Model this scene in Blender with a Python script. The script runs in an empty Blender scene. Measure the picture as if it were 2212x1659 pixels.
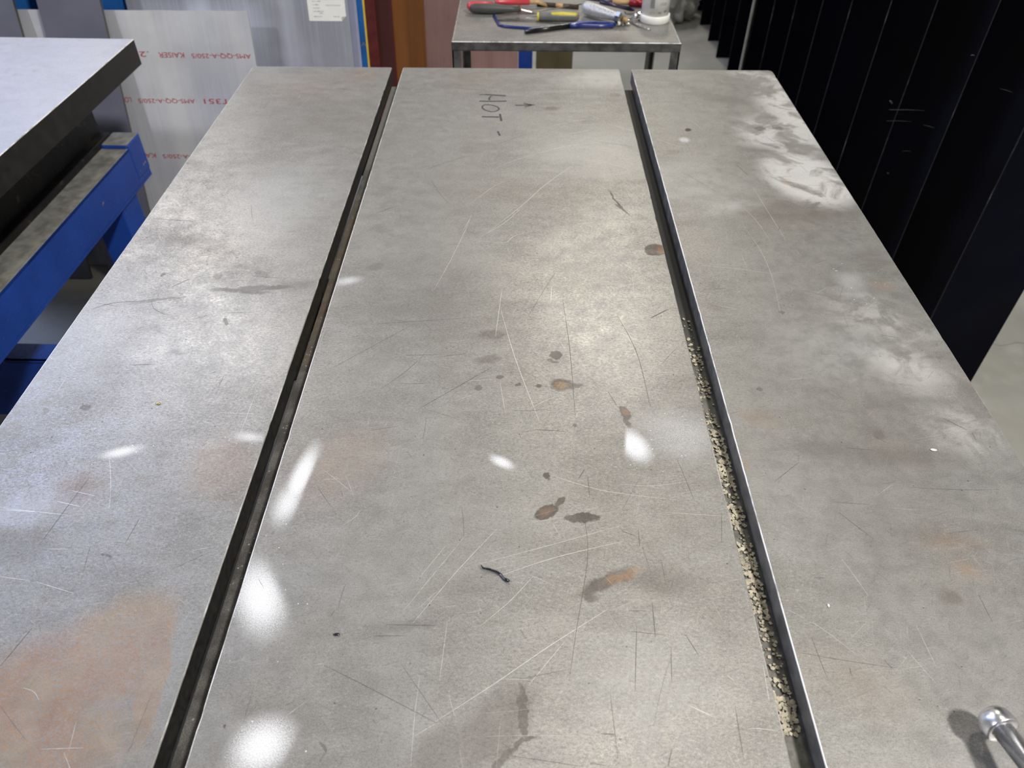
import bpy, bmesh, math, random
from mathutils import Vector, Matrix, noise
R = math.radians
random.seed(7)
scn = bpy.context.scene
col = scn.collection

# ------------------------------------------------------------------ camera
W, H, F = 2212.0, 1659.0, 1615.0
CX, CY = W / 2, H / 2
CAM = Vector((0, 0, 1.57))
def cray(px, py): return Vector((px - CX, CY - py, -F))
yd = cray(1131, -686).normalized()                 # table length direction, seen in the camera
nn = cray(553, 143).cross(cray(1665, 152))
xd = yd.cross(nn).normalized()
if xd.x < 0: xd = -xd
zd = xd.cross(yd)
M3 = Matrix((xd, yd, zd))                          # camera -> world
cd = bpy.data.cameras.new('camera'); cam = bpy.data.objects.new('camera', cd); col.objects.link(cam)
cam.matrix_world = Matrix.Translation(CAM) @ M3.to_4x4()
cd.sensor_fit = 'HORIZONTAL'; cd.sensor_width = 36; cd.lens = 36 * F / W
cd.clip_start = 0.02; cd.clip_end = 100
cd.dof.use_dof = True; cd.dof.focus_distance = 0.98; cd.dof.aperture_fstop = 7.0
scn.camera = cam
def ray(px, py): return (M3 @ cray(px, py))
def onz(px, py, z):
    d = ray(px, py); return CAM + d * ((z - CAM.z) / d.z)
def ony(px, py, y):
    d = ray(px, py); return CAM + d * (y / d.y)
def onlean(px, py, y0, lean):                      # plane y = y0 + z*tan(lean)
    d = ray(px, py); k = math.tan(R(lean))
    t = (y0 + k * CAM.z) / (d.y - k * d.z); return CAM + d * t
ZT = 0.87
def T(px, py): return onz(px, py, ZT)

# ------------------------------------------------------------------ world, lamps, exposure
w = bpy.data.worlds.new('hall_air'); scn.world = w; w.use_nodes = True
w.node_tree.nodes['Background'].inputs[0].default_value = (0.93, 0.96, 1.0, 1)
w.node_tree.nodes['Background'].inputs[1].default_value = 0.135
def lamp(name, loc, target, size, power, color, sy=None):
    l = bpy.data.lights.new(name, 'AREA'); l.energy = power; l.color = color
    l.shape = 'RECTANGLE'; l.size = size; l.size_y = sy or size
    o = bpy.data.objects.new(name, l); col.objects.link(o); o.location = loc
    o.rotation_euler = (Vector(target) - Vector(loc)).to_track_quat('-Z', 'Y').to_euler()
    return o
WARM = (1.0, 0.92, 0.76)
lamp('high_bay_lamp', (2.15, -1.1, 5.2), (1.2, 0.6, 0), 0.42, 290, (1.0, 0.965, 0.905), 0.5)
lamp('high_bay_lamp', (0.80, 1.90, 5.2), (0.80, 1.90, 0), 0.45, 30, WARM)
lamp('high_bay_lamp', (0.80, 6.2, 5.2), (0.80, 5.4, 0), 0.40, 68, WARM, 0.9)
lamp('high_bay_lamp', (-3.55, 6.6, 5.2), (-3.0, 5.0, 0), 0.5, 84, (1.0, 0.97, 0.95), 1.2)
lamp('clerestory_daylight', (-5.7, 5.2, 4.0), (-0.8, 2.6, 0.8), 1.2, 160, (0.50, 0.63, 1.0), 6.0)
lamp('high_bay_lamp', (-4.6, -0.8, 4.8), (-1.4, 2.0, 0.6), 0.35, 120, (0.92, 0.91, 1.0), 0.35)
scn.view_settings.view_transform = 'Standard'
scn.view_settings.look = 'None'
scn.view_settings.gamma = 1.0
scn.view_settings.use_curve_mapping = False
scn.view_settings.exposure = 0.0

# ------------------------------------------------------------------ mesh helpers
def tag(o, label=None, cat=None, group=None, kind=None):
    if label: o['label'] = label
    if cat: o['category'] = cat
    if group: o['group'] = group
    if kind: o['kind'] = kind
    return o
def thing(name, label, cat, loc=(0, 0, 0), rotz=0, group=None):
    o = bpy.data.objects.new(name, None); col.objects.link(o)
    o.location = loc; o.rotation_euler = (0, 0, rotz); o.empty_display_size = 0.05
    return tag(o, label, cat, group)
def obj(name, bm, mats, parent=None, local=False, smooth=False):
    me = bpy.data.meshes.new(name)
    bm.normal_update(); bm.to_mesh(me); bm.free()
    if smooth:
        for p in me.polygons: p.use_smooth = True
    o = bpy.data.objects.new(name, me); col.objects.link(o)
    for m in (mats if isinstance(mats, (list, tuple)) else [mats]): me.materials.append(m)
    if parent:
        o.parent = parent
        if not local:
            o.matrix_parent_inverse = (Matrix.Translation(parent.location) @ parent.rotation_euler.to_matrix().to_4x4()).inverted()
    return o
def rebase(o):
    """put the origin of a one-mesh thing at the middle of its base"""
    vs = [v.co for v in o.data.vertices]
    c = Vector(((min(v.x for v in vs) + max(v.x for v in vs)) / 2, (min(v.y for v in vs) + max(v.y for v in vs)) / 2, min(v.z for v in vs)))
    o.data.transform(Matrix.Translation(-c)); o.location = c
    return o
def B(): return bmesh.new()
def box(bm, x0, x1, y0, y1, z0, z1, bev=0.0, mat=None):
    r = bmesh.ops.create_cube(bm, size=1)
    vs = r['verts']
    bmesh.ops.scale(bm, vec=(x1 - x0, y1 - y0, z1 - z0), verts=vs)
    bmesh.ops.translate(bm, vec=((x0 + x1) / 2, (y0 + y1) / 2, (z0 + z1) / 2), verts=vs)
    if bev:
        es = list({e for v in vs for e in v.link_edges})
        r2 = bmesh.ops.bevel(bm, geom=es, offset=bev, segments=2, affect='EDGES', profile=0.5)
        vs = list({v for f in r2['faces'] for v in f.verts} | {v for v in vs if v.is_valid})
    if mat is not None: bmesh.ops.transform(bm, matrix=mat, verts=vs)
    return vs
def tube(bm, pts, rad, n=10, cap=True, flat=1.0, up=(0, 0, 1)):
    pts = [Vector(p) for p in pts]
    rs = rad if isinstance(rad, (list, tuple)) else [rad] * len(pts)
    rings = []; upv = Vector(up)
    for i, p in enumerate(pts):
        d = (pts[min(i + 1, len(pts) - 1)] - pts[max(i - 1, 0)]).normalized()
        s = d.cross(upv)
        if s.length < 1e-4: s = d.cross(Vector((1, 0, 0)))
        s.normalize(); u = s.cross(d)
        rings.append([bm.verts.new(p + (s * math.cos(2 * math.pi * k / n) + u * (flat * math.sin(2 * math.pi * k / n))) * rs[i]) for k in range(n)])
    for a, b in zip(rings, rings[1:]):
        for k in range(n): bm.faces.new((a[k], a[(k + 1) % n], b[(k + 1) % n], b[k]))
    if cap:
        bm.faces.new(rings[0][::-1]); bm.faces.new(rings[-1])
def lathe(bm, prof, origin, axis=(0, 0, 1), n=32):
    """prof: list of (radius, height)"""
    q = Vector((0, 0, 1)).rotation_difference(Vector(axis).normalized()).to_matrix()
    o = Vector(origin); rings = []
    for r, h in prof:
        if r < 1e-6: rings.append([bm.verts.new(o + q @ Vector((0, 0, h)))])
        else: rings.append([bm.verts.new(o + q @ Vector((r * math.cos(2 * math.pi * k / n), r * math.sin(2 * math.pi * k / n), h))) for k in range(n)])
    for a, b in zip(rings, rings[1:]):
        for k in range(n):
            k2 = (k + 1) % n
            if len(a) == 1 and len(b) == 1: continue
            if len(a) == 1: bm.faces.new((a[0], b[k2], b[k]))
            elif len(b) == 1: bm.faces.new((a[k], a[k2], b[0]))
            else: bm.faces.new((a[k], a[k2], b[k2], b[k]))
    if len(rings[0]) > 1: bm.faces.new(rings[0][::-1])
    if len(rings[-1]) > 1: bm.faces.new(rings[-1])
def prism(bm, poly, z0, z1):
    a = [bm.verts.new((p[0], p[1], z0)) for p in poly]; b = [bm.verts.new((p[0], p[1], z1)) for p in poly]
    bm.faces.new(a[::-1]); bm.faces.new(b)
    n = len(poly)
    for k in range(n): bm.faces.new((a[k], a[(k + 1) % n], b[(k + 1) % n], b[k]))
    return a, b
def ribbon(bm, pts, width, z, taper=True):
    """flat stroke of given width along world points at height z"""
    P = [Vector((p[0], p[1], 0)) for p in pts]; n = len(P); L = []; Rr = []
    for i, p in enumerate(P):
        d = P[min(i + 1, n - 1)] - P[max(i - 1, 0)]
        if d.length < 1e-9: return
        d.normalize(); s = Vector((-d.y, d.x, 0))
        wv = width / 2
        if taper: wv *= 0.25 + 0.75 * math.sin(math.pi * (0.06 + 0.88 * i / (n - 1)))
        L.append(bm.verts.new((p.x + s.x * wv, p.y + s.y * wv, z))); Rr.append(bm.verts.new((p.x - s.x * wv, p.y - s.y * wv, z)))
    for i in range(n - 1):
        f = bm.faces.new((Rr[i], Rr[i + 1], L[i + 1], L[i]))
def dense(pts, m=8):
    out = []; n = len(pts)                                        # Catmull-Rom through the points
    for i in range(n - 1):
        p0, p1, p2, p3 = pts[max(i - 1, 0)], pts[i], pts[i + 1], pts[min(i + 2, n - 1)]
        for k in range(m):
            t = k / m
            out.append(tuple(.5 * (2 * p1[j] + (p2[j] - p0[j]) * t + (2 * p0[j] - 5 * p1[j] + 4 * p2[j] - p3[j]) * t * t + (3 * p1[j] - p0[j] - 3 * p2[j] + p3[j]) * t ** 3) for j in (0, 1)))
    out.append(pts[-1]); return out

# ------------------------------------------------------------------ material helpers
class NT:
    def __init__(s, name):
        s.m = bpy.data.materials.new(name); s.m.use_nodes = True
        s.t = s.m.node_tree; s.n = s.t.nodes; s.l = s.t.links
        s.b = s.n['Principled BSDF']
    def new(s, t): return s.n.new(t)
    def link(s, a, b): s.l.new(a, b)
    def setv(s, sock, v):
        if hasattr(v, 'is_linked') or isinstance(v, bpy.types.NodeSocket): s.link(v, sock)
        else: sock.default_value = v
    def math(s, op, a, b=0.0, c=None, clamp=False):
        n = s.new('ShaderNodeMath'); n.operation = op; n.use_clamp = clamp
        s.setv(n.inputs[0], a); s.setv(n.inputs[1], b)
        if c is not None: s.setv(n.inputs[2], c)
        return n.outputs[0]
    def mix(s, f, a, b, mode='MIX'):
        n = s.new('ShaderNodeMix'); n.data_type = 'RGBA'; n.blend_type = mode; n.clamp_factor = True
        s.setv(n.inputs[0], f); s.setv(n.inputs[6], a if isinstance(a, bpy.types.NodeSocket) else (*a, 1)); s.setv(n.inputs[7], b if isinstance(b, bpy.types.NodeSocket) else (*b, 1))
        return n.outputs[2]
    def coord(s, kind='Object'):
        n = s.new('ShaderNodeTexCoord'); return n.outputs[kind]
    def mapping(s, v, loc=(0, 0, 0), rot=(0, 0, 0), scale=(1, 1, 1), vt='POINT'):
        n = s.new('ShaderNodeMapping'); n.vector_type = vt; s.link(v, n.inputs[0])
        n.inputs[1].default_value = loc; n.inputs[2].default_value = rot; n.inputs[3].default_value = scale
        return n.outputs[0]
    def noise(s, v, scale, detail=4, rough=0.55, dist=0.0, col=False):
        n = s.new('ShaderNodeTexNoise'); s.link(v, n.inputs['Vector'])
        n.inputs['Scale'].default_value = scale; n.inputs['Detail'].default_value = detail
        n.inputs['Roughness'].default_value = rough; n.inputs['Distortion'].default_value = dist
        return n.outputs['Color' if col else 'Fac']
    def voro(s, v, scale, rnd=1.0):
        n = s.new('ShaderNodeTexVoronoi'); s.link(v, n.inputs['Vector']); n.inputs['Scale'].default_value = scale
        n.inputs['Randomness'].default_value = rnd
        return n.outputs['Distance'], n.outputs['Color']
    def ramp(s, f, a, b, lo=0.0, hi=1.0, smooth=True):
        n = s.new('ShaderNodeMapRange'); n.interpolation_type = 'SMOOTHSTEP' if smooth else 'LINEAR'
        s.setv(n.inputs[0], f); n.inputs[1].default_value = a; n.inputs[2].default_value = b
        n.inputs[3].default_value = lo; n.inputs[4].default_value = hi
        return n.outputs[0]
    def bump(s, h, strength=0.2, dist=0.001):
        n = s.new('ShaderNodeBump'); n.inputs['Strength'].default_value = strength; n.inputs['Distance'].default_value = dist
        s.link(h, n.inputs['Height']); s.link(n.outputs[0], s.b.inputs['Normal'])
    def base(s, c): s.setv(s.b.inputs['Base Color'], c if isinstance(c, bpy.types.NodeSocket) else (*c, 1))
    def metal(s, v): s.setv(s.b.inputs['Metallic'], v)
    def rough(s, v): s.setv(s.b.inputs['Roughness'], v)
def simple(name, c, rough=0.5, metal=0.0, var=0.12, scale=30, bump=0.0):
    k = NT(name); v = k.coord()
    n = k.noise(v, scale, 4)
    f = k.ramp(n, 0.3, 0.7, 0, 1)
    k.base(k.mix(f, tuple(x * (1 - var) for x in c), tuple(min(1, x * (1 + var)) for x in c)))
    k.rough(k.ramp(n, 0.3, 0.7, max(0.02, rough - 0.06), rough + 0.06)); k.metal(metal)
    if bump: k.bump(k.noise(v, scale * 6, 3), bump, 0.0008)
    return k.m

# stains and painted highlights on the plates, each given by pixels of the photograph and laid down in metres on the plate
def ell(c, a, wpx):
    """centre pixel, end of the long axis (pixel offset), half width in px -> (x, y, r1, r2, angle)"""
    c0 = T(*c); e = T(c[0] + a[0], c[1] + a[1]) - c0
    L = math.hypot(*a); p = (-a[1] / L * wpx, a[0] / L * wpx)
    q = T(c[0] + p[0], c[1] + p[1]) - c0
    ang = math.atan2(e.y, e.x); u = Vector((-math.sin(ang), math.cos(ang), 0))
    return c0.x, c0.y, max(e.length, 1e-3), max(abs(q.dot(u)), 1e-3), ang
def blob_mask(k, vec, blobs):
    acc = None
    for bl in blobs:
        (c, a, wpx, soft, strength) = bl[:5]
        x, y, r1, r2, ang = ell(c, a, wpx)
        mv = k.mapping(vec, (x, y, 0), (0, 0, ang), (r1, r2, 1000), 'TEXTURE')
        n = k.new('ShaderNodeVectorMath'); n.operation = 'LENGTH'; k.link(mv, n.inputs[0])
        f = k.ramp(n.outputs['Value'], 1 + soft, max(0.0, 1 - soft), 0, strength)
        for cut in bl[5:]:                        # keep the side of the line p->q on which pixel r lies
            p, q, r, cs = cut
            P, Q, Rr = T(*p), T(*q), T(*r)
            nrm = Vector((-(Q - P).y, (Q - P).x, 0)).normalized()
            if (Rr - P).dot(nrm) < 0: nrm = -nrm
            d = k.new('ShaderNodeVectorMath'); d.operation = 'DOT_PRODUCT'; k.link(vec, d.inputs[0]); d.inputs[1].default_value = nrm
            g = k.ramp(d.outputs['Value'], P.dot(nrm) - cs, P.dot(nrm) + cs)
            f = k.math('MULTIPLY', f, g)
        acc = f if acc is None else k.math('MAXIMUM', acc, f)
    return acc if acc is not None else 0.0

def plate_steel(name, dark=(), rust=(), white=(), bloom=(), pale=(), seed=0.0, tint=None):
    k = NT(name); v0 = k.coord()
    v = k.mapping(v0, (seed, seed * 0.7, 0))
    # wobbled coordinates give the stains ragged rims
    wob = k.noise(v, 55, 4, 0.65, col=True)
    wsub = k.new('ShaderNodeVectorMath'); wsub.operation = 'SUBTRACT'; k.link(wob, wsub.inputs[0]); wsub.inputs[1].default_value = (0.5, 0.5, 0.5)
    wsc = k.new('ShaderNodeVectorMath'); wsc.operation = 'SCALE'; k.link(wsub.outputs[0], wsc.inputs[0]); wsc.inputs['Scale'].default_value = 0.016
    wad = k.new('ShaderNodeVectorMath'); wad.operation = 'ADD'; k.link(v0, wad.inputs[0]); k.link(wsc.outputs[0], wad.inputs[1])
    vw = wad.outputs[0]
    big = k.noise(v, 5.5, 5, 0.6, 0.4)
    mid = k.noise(v, 38, 5, 0.65)
    sx = k.noise(k.mapping(v, scale=(5, 13, 1)), 3.0, 6, 0.65)      # cloudy wipe marks across the plate
    fine = k.noise(v, 900, 3, 0.7)
    c = k.mix(k.ramp(big, 0.34, 0.68), (0.235, 0.226, 0.210), (0.360, 0.352, 0.336))
    c = k.mix(k.ramp(sx, 0.38, 0.66, 0, 0.55), c, (0.41, 0.402, 0.388))
    c = k.mix(k.ramp(mid, 0.56, 0.76, 0, 0.45), c, (0.19, 0.178, 0.16))
    c = k.mix(k.ramp(k.noise(k.mapping(v, loc=(7, 3, 0)), 3.2, 4, 0.6), 0.5, 0.74, 0, 0.45), c, (0.275, 0.232, 0.18))
    c = k.mix(0.34, c, k.mix(k.ramp(fine, 0.35, 0.65), (0.16, 0.155, 0.145), (0.55, 0.54, 0.52)))
    grain = grain_h = k.noise(k.mapping(v, rot=(0, 0, 0.3), scale=(1, 1.6, 1)), 260, 5, 0.75)
    c = k.mix(k.ramp(grain, 0.51, 0.66, 0, 0.48), c, (0.15, 0.142, 0.13))
    c = k.mix(k.ramp(grain, 0.47, 0.33, 0, 0.46), c, (0.54, 0.53, 0.51))
    # hairline scratches in several directions
    hair = None
    for ang, s1, th in ((12, 560, 0.662), (41, 640, 0.672), (74, 600, 0.668), (107, 680, 0.670), (146, 620, 0.672), (172, 720, 0.672)):
        m = k.mapping(v, (ang * 0.3, ang * .1, 0), (0, 0, R(ang)), (1 / (16 + ang * .13), 1 / s1, 1), 'TEXTURE')
        h = k.ramp(k.noise(m, 1.0, 2, 0.55), th, th + 0.05)
        hair = h if hair is None else k.math('MAXIMUM', hair, h)
    patchy = k.ramp(k.noise(v, 9, 3), 0.38, 0.62, 0.15, 1)
    hair = k.math('MULTIPLY', hair, patchy)
    c = k.mix(k.math('MULTIPLY', hair, 0.32), c, (0.60, 0.59, 0.565))
    for ang, s1 in ((20, 420), (68, 520), (128, 470)):
        hd = k.ramp(k.noise(k.mapping(v, (3 + ang, 0, 0), (0, 0, R(ang)), (1 / 30, 1 / s1, 1), 'TEXTURE'), 1.0, 2, 0.5), 0.675, 0.73)
        c = k.mix(k.math('MULTIPLY', hd, 0.26), c, (0.10, 0.095, 0.09))
    # pits and specks
    vd, vc = k.voro(v, 75)
    sep = k.new('ShaderNodeSeparateColor'); k.link(vc, sep.inputs[0])
    pit = k.math('MULTIPLY', k.ramp(vd, 0.10, 0.05), k.ramp(sep.outputs[0], 0.80, 0.84))
    c = k.mix(k.math('MULTIPLY', pit, 0.75), c, (0.07, 0.065, 0.06))
    # named stains and painted highlights
    dm = blob_mask(k, vw, dark)
    if dark: c = k.mix(k.math('MULTIPLY', dm, k.ramp(mid, 0.2, 0.6, 0.65, 1)), c, (0.095, 0.078, 0.066))
    rm = blob_mask(k, vw, rust)
    if rust:
        rr = k.math('MULTIPLY', rm, k.ramp(k.noise(v, 420, 4, 0.75), 0.34, 0.62, 0.2, 1))
        c = k.mix(rr, c, k.mix(k.ramp(k.noise(v, 16, 3), 0.35, 0.65), (0.43, 0.21, 0.10), (0.47, 0.31, 0.17)))
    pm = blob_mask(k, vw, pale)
    if pale: c = k.mix(k.math('MULTIPLY', pm, k.ramp(mid, 0.25, 0.62, 0.5, 1)), c, (0.60, 0.60, 0.60))  # polish wear, plus lamp highlights put into the colour
    wm = 0.0
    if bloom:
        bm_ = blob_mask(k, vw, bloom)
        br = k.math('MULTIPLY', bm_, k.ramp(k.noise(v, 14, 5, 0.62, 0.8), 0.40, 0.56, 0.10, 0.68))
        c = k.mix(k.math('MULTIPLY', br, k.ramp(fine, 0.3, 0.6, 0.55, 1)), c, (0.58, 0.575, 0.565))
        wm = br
    if white:
        w0 = blob_mask(k, v0, white)
        grain_w = k.ramp(k.noise(v, 1100, 2, 0.6), 0.3, 0.7, -0.4, 0.4)
        w1 = k.math('ADD', w0, k.math('MULTIPLY', grain_w, k.ramp(w0, 0.02, 0.3)), clamp=True)
        # spatter dots around the sprayed spots
        halo = blob_mask(k, v0, [(b[0], (b[1][0] * 2.6, b[1][1] * 2.6), b[2] * 2.6, 0.5, 1.0) for b in white])
        sd, sc_ = k.voro(v, 190)
        s2 = k.new('ShaderNodeSeparateColor'); k.link(sc_, s2.inputs[0])
        dots = k.math('MULTIPLY', k.math('MULTIPLY', k.ramp(sd, 0.16, 0.10), k.ramp(s2.outputs[1], 0.86, 0.88)), halo)
        w1 = k.math('MAXIMUM', w1, dots)
        c = k.mix(w1, c, (0.74, 0.755, 0.79))
        wm = w1 if isinstance(wm, float) else k.math('MAXIMUM', wm, w1)
    if tint: c = k.mix(0.34, c, tint)
    k.base(c)
    k.b.inputs['IOR'].default_value = 1.6
    met = 0.62
    k.metal(k.math('SUBTRACT', met, k.math('MULTIPLY', wm, 0.8)) if not isinstance(wm, float) else met)
    r = k.ramp(mid, 0.25, 0.75, 0.36, 0.50)
    r = k.math('ADD', r, k.ramp(big, 0.3, 0.7, 0.05, -0.03))
    r = k.math('ADD', r, k.ramp(grain, 0.35, 0.65, -0.05, 0.07))
    if not isinstance(wm, float): r = k.math('ADD', r, k.math('MULTIPLY', wm, 0.25), clamp=True)
    if dark: r = k.math('ADD', r, k.math('MULTIPLY', dm, 0.08), clamp=True)
    k.rough(r)
    hgt = k.math('ADD', k.math('MULTIPLY', fine, 0.4), k.math('MULTIPLY', grain_h, 0.6))
    hgt = k.math('SUBTRACT', hgt, k.math('MULTIPLY', pit, 1.2))
    k.bump(hgt, 0.28, 0.0006)
    return k.m

# ------------------------------------------------------------------ materials
def concrete():
    k = NT('floor_concrete'); v = k.coord()
    c = k.mix(k.ramp(k.noise(v, 1.3, 6, 0.6), 0.35, 0.65), (0.30, 0.292, 0.258), (0.40, 0.39, 0.35))
    c = k.mix(k.ramp(k.noise(v, 9, 5, 0.6), 0.5, 0.75, 0, 0.45), c, (0.47, 0.46, 0.41))
    n = k.noise(k.mapping(v, scale=(1, 1, 1)), 0.55, 4, 0.55)
    crack = k.ramp(k.math('ABSOLUTE', k.math('SUBTRACT', n, 0.5)), 0.0012, 0.0004)
    crack = k.math('MULTIPLY', crack, k.ramp(k.noise(v, 2.1, 2), .5, .6))
    c = k.mix(k.math('MULTIPLY', crack, 0.5), c, (0.14, 0.13, 0.10))
    k.base(c); k.rough(0.42); k.bump(k.noise(v, 120, 4), 0.15, 0.001); return k.m
M = {}
M['floor'] = concrete()
M['wall'] = simple('wall_paint', (0.46, 0.46, 0.44), 0.7, 0, 0.05, 3)
M['worn_lit_edge'] = simple('worn_lit_bevel', (0.97, 0.965, 0.955), 0.38, 0.12, 0.03, 160)
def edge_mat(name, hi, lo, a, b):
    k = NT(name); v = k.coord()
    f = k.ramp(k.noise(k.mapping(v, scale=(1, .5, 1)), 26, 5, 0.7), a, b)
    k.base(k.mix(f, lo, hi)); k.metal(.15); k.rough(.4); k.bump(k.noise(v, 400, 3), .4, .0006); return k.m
M['worn_lit_edge'] = edge_mat('worn_lit_bevel', (.95, .945, .935), (.42, .415, .40), .36, .54)  # patchy wear, with the gleam of left-facing bevels put into the colour
M['worn_shaded_edge'] = edge_mat('worn_shaded_bevel', (.60, .595, .575), (.26, .255, .24), .45, .68)  # shaded copy of the same worn edge, for right-facing bevels
M['mill_face'] = simple('dark_mill_scale', (0.030, 0.029, 0.027), 0.45, 0.4, 0.35, 120, 0.2)
M['sawn_face'] = simple('sawn_steel_face', (0.20, 0.205, 0.215), 0.42, 0.3, 0.25, 45, 0.15)
M['outer_face'] = simple('plate_side_steel', (0.20, 0.195, 0.185), 0.5, 0.7, 0.25, 60, 0.2)
M['frame_steel'] = simple('dark_frame_steel', (0.07, 0.068, 0.065), 0.55, 0.6, 0.3, 40, 0.2)
def slot_mat(name, rusty):
    k = NT(name); v = k.coord()
    c = k.mix(k.ramp(k.noise(v, 26, 5, 0.65), 0.35, 0.68), (0.10, 0.096, 0.09), (0.25, 0.24, 0.225))
    if rusty:
        a, b = T(790, 380).y, T(660, 780).y
        yc, yr = (a + b) / 2, abs(a - b) / 2
        sp = k.new('ShaderNodeSeparateXYZ'); k.link(v, sp.inputs[0])
        band = k.ramp(k.math('ABSOLUTE', k.math('SUBTRACT', sp.outputs[1], yc)), yr, yr * 0.8)
        c = k.mix(k.math('MULTIPLY', band, k.ramp(k.noise(v, 30, 4), 0.3, 0.6, 0.2, 0.7)), c, (0.17, 0.115, 0.062))
        far = k.ramp(sp.outputs[1], 1.35, 1.5)
        c = k.mix(k.math('MULTIPLY', far, 0.8), c, (0.33, 0.325, 0.31))
    gd, gc = k.voro(v, 260)
    s2 = k.new('ShaderNodeSeparateColor'); k.link(gc, s2.inputs[0])
    c = k.mix(k.math('MULTIPLY', k.ramp(gd, 0.35, 0.2), k.ramp(s2.outputs[0], 0.9, 0.93)), c, (0.55, 0.54, 0.52))
    c = k.mix(k.ramp(k.noise(v, 800, 4, .8), .40, .60, 0, .7), c, (0.045, 0.042, 0.04))
    k.base(c); k.metal(0.25); k.rough(0.5); k.bump(k.noise(v, 600, 4, 0.75), 0.9, 0.002); return k.m
M['slot_l'] = slot_mat('gritty_slot_steel', True)
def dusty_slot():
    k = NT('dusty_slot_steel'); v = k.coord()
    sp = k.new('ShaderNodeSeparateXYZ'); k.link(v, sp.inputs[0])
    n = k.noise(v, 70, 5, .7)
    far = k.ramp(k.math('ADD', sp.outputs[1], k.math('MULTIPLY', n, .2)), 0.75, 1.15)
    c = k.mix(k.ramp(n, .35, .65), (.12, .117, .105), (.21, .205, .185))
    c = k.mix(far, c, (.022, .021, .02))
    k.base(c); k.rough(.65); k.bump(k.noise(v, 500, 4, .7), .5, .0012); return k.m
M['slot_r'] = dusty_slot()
M['chip'] = simple('tan_chip', (0.46, 0.42, 0.33), 0.6, 0.1, 0.3, 90)
M['pencil'] = simple('pencil_lead', (0.06, 0.062, 0.066), 0.6, 0.2, 0.3, 300)
M['scratch'] = simple('bright_scratch', (0.78, 0.77, 0.74), 0.38, 0.55, 0.1, 200)
M['scratch_dim'] = simple('dull_scratch', (0.50, 0.49, 0.47), 0.40, 0.7, 0.15, 200)
M['scratch_dark'] = simple('dark_score', (0.13, 0.125, 0.12), 0.5, 0.6, 0.2, 200)
M['bare'] = simple('bare_steel', (0.50, 0.49, 0.48), 0.25, 1.0, 0.1, 50)
M['chrome'] = simple('polished_chrome', (0.80, 0.80, 0.82), 0.26, 1.0, 0.06, 40)
M['sliver'] = simple('dark_weld_wire', (0.10, 0.10, 0.13), 0.22, 0.9, 0.3, 300)
M['brass'] = simple('brass_chip', (0.75, 0.62, 0.30), 0.3, 0.9, 0.1, 100)
M['whitechip'] = simple('white_plastic_chip', (0.85, 0.85, 0.83), 0.5, 0, 0.05, 100)

# ------------------------------------------------------------------ setting
bm = B(); box(bm, -7, 6, -4, 8.2, -0.1, 0); tag(obj('floor', bm, M['floor']), kind='structure')
bm = B(); box(bm, -7, 6, 8.0, 8.2, 0.0, 5.6); tag(obj('wall_back', bm, M['wall']), kind='structure')
bm = B(); box(bm, 5.9, 6.1, -4, 8.0, 0.0, 5.6); tag(obj('wall_right', bm, M['wall']), kind='structure')

# ------------------------------------------------------------------ the big slotted steel table
YN, YF = 0.02, T(1100, 147.5).y
XL0, XL1 = -0.6640, -0.3173
XC0, XC1 = -0.2895, 0.2480
XR0, XR1 = 0.2780, 0.6262
TH = 0.03
table = thing('layout_table', 'long scarred steel layout table of three thick plates with two slots between', 'table', ((XL0 + XR1) / 2, (YN + YF) / 2, 0))
def plate(x0, x1, mats, rl=0.005, rr=0.005):
    bm = B(); pts = []
    def arc(cx, cy, r, a0, a1, n=6):
        for i in range(n + 1):
            a = R(a0 + (a1 - a0) * i / n); pts.append((cx + r * math.cos(a), cy + r * math.sin(a)))
    arc(x1 - rr, YF - rr, rr, 0, 90); arc(x0 + rl, YF - rl, rl, 90, 180)
    arc(x0 + .005, YN + .005, .005, 180, 270); arc(x1 - .005, YN + .005, .005, 270, 360)
    rj = random.Random(int(x0 * 1000)); out = []
    for p, q in zip(pts, pts[1:] + pts[:1]):                      # worn, slightly nicked long edges
        out.append(p); L = math.hypot(q[0] - p[0], q[1] - p[1]); m = int(L / .011)
        if abs(q[0] - p[0]) < .001 and m > 3:
            inn = -1 if p[0] > (x0 + x1) / 2 else 1
            for i in range(1, m):
                j = abs(rj.gauss(0, .00012)) + (rj.uniform(.0004, .0010) if rj.random() < .03 else 0)
                out.append((p[0] + inn * j, p[1] + (q[1] - p[1]) * i / m))
    pts = out
    n = len(pts); nr = []
    for i in range(n):
        p, q = Vector(pts[i - 1]), Vector(pts[(i + 1) % n]); d = (q - p).normalized(); nr.append(Vector((d.y, -d.x)))
    wb = 0.0013; rings = []
    for ins, z in ((0, ZT - TH), (0, ZT - wb), (wb * .12, ZT - wb * .55), (wb * .45, ZT - wb * .15), (wb, ZT)):
        rings.append([bm.verts.new((pts[i][0] - nr[i].x * ins, pts[i][1] - nr[i].y * ins, z)) for i in range(n)])
    bm.faces.new(rings[0][::-1]); bm.faces.new(rings[-1])
    for lo, hi in zip(rings, rings[1:]):
        for i in range(n): bm.faces.new((lo[i], lo[(i + 1) % n], hi[(i + 1) % n], hi[i]))
    bm.normal_update()
    for f in bm.faces:
        if f.normal.z > 0.999: f.material_index = 0
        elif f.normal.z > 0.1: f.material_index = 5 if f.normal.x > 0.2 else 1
        elif f.normal.x > 0.7: f.material_index = 2
        elif f.normal.x < -0.7: f.material_index = 3
        else: f.material_index = 4
    return obj('plate', bm, mats, table)

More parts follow.
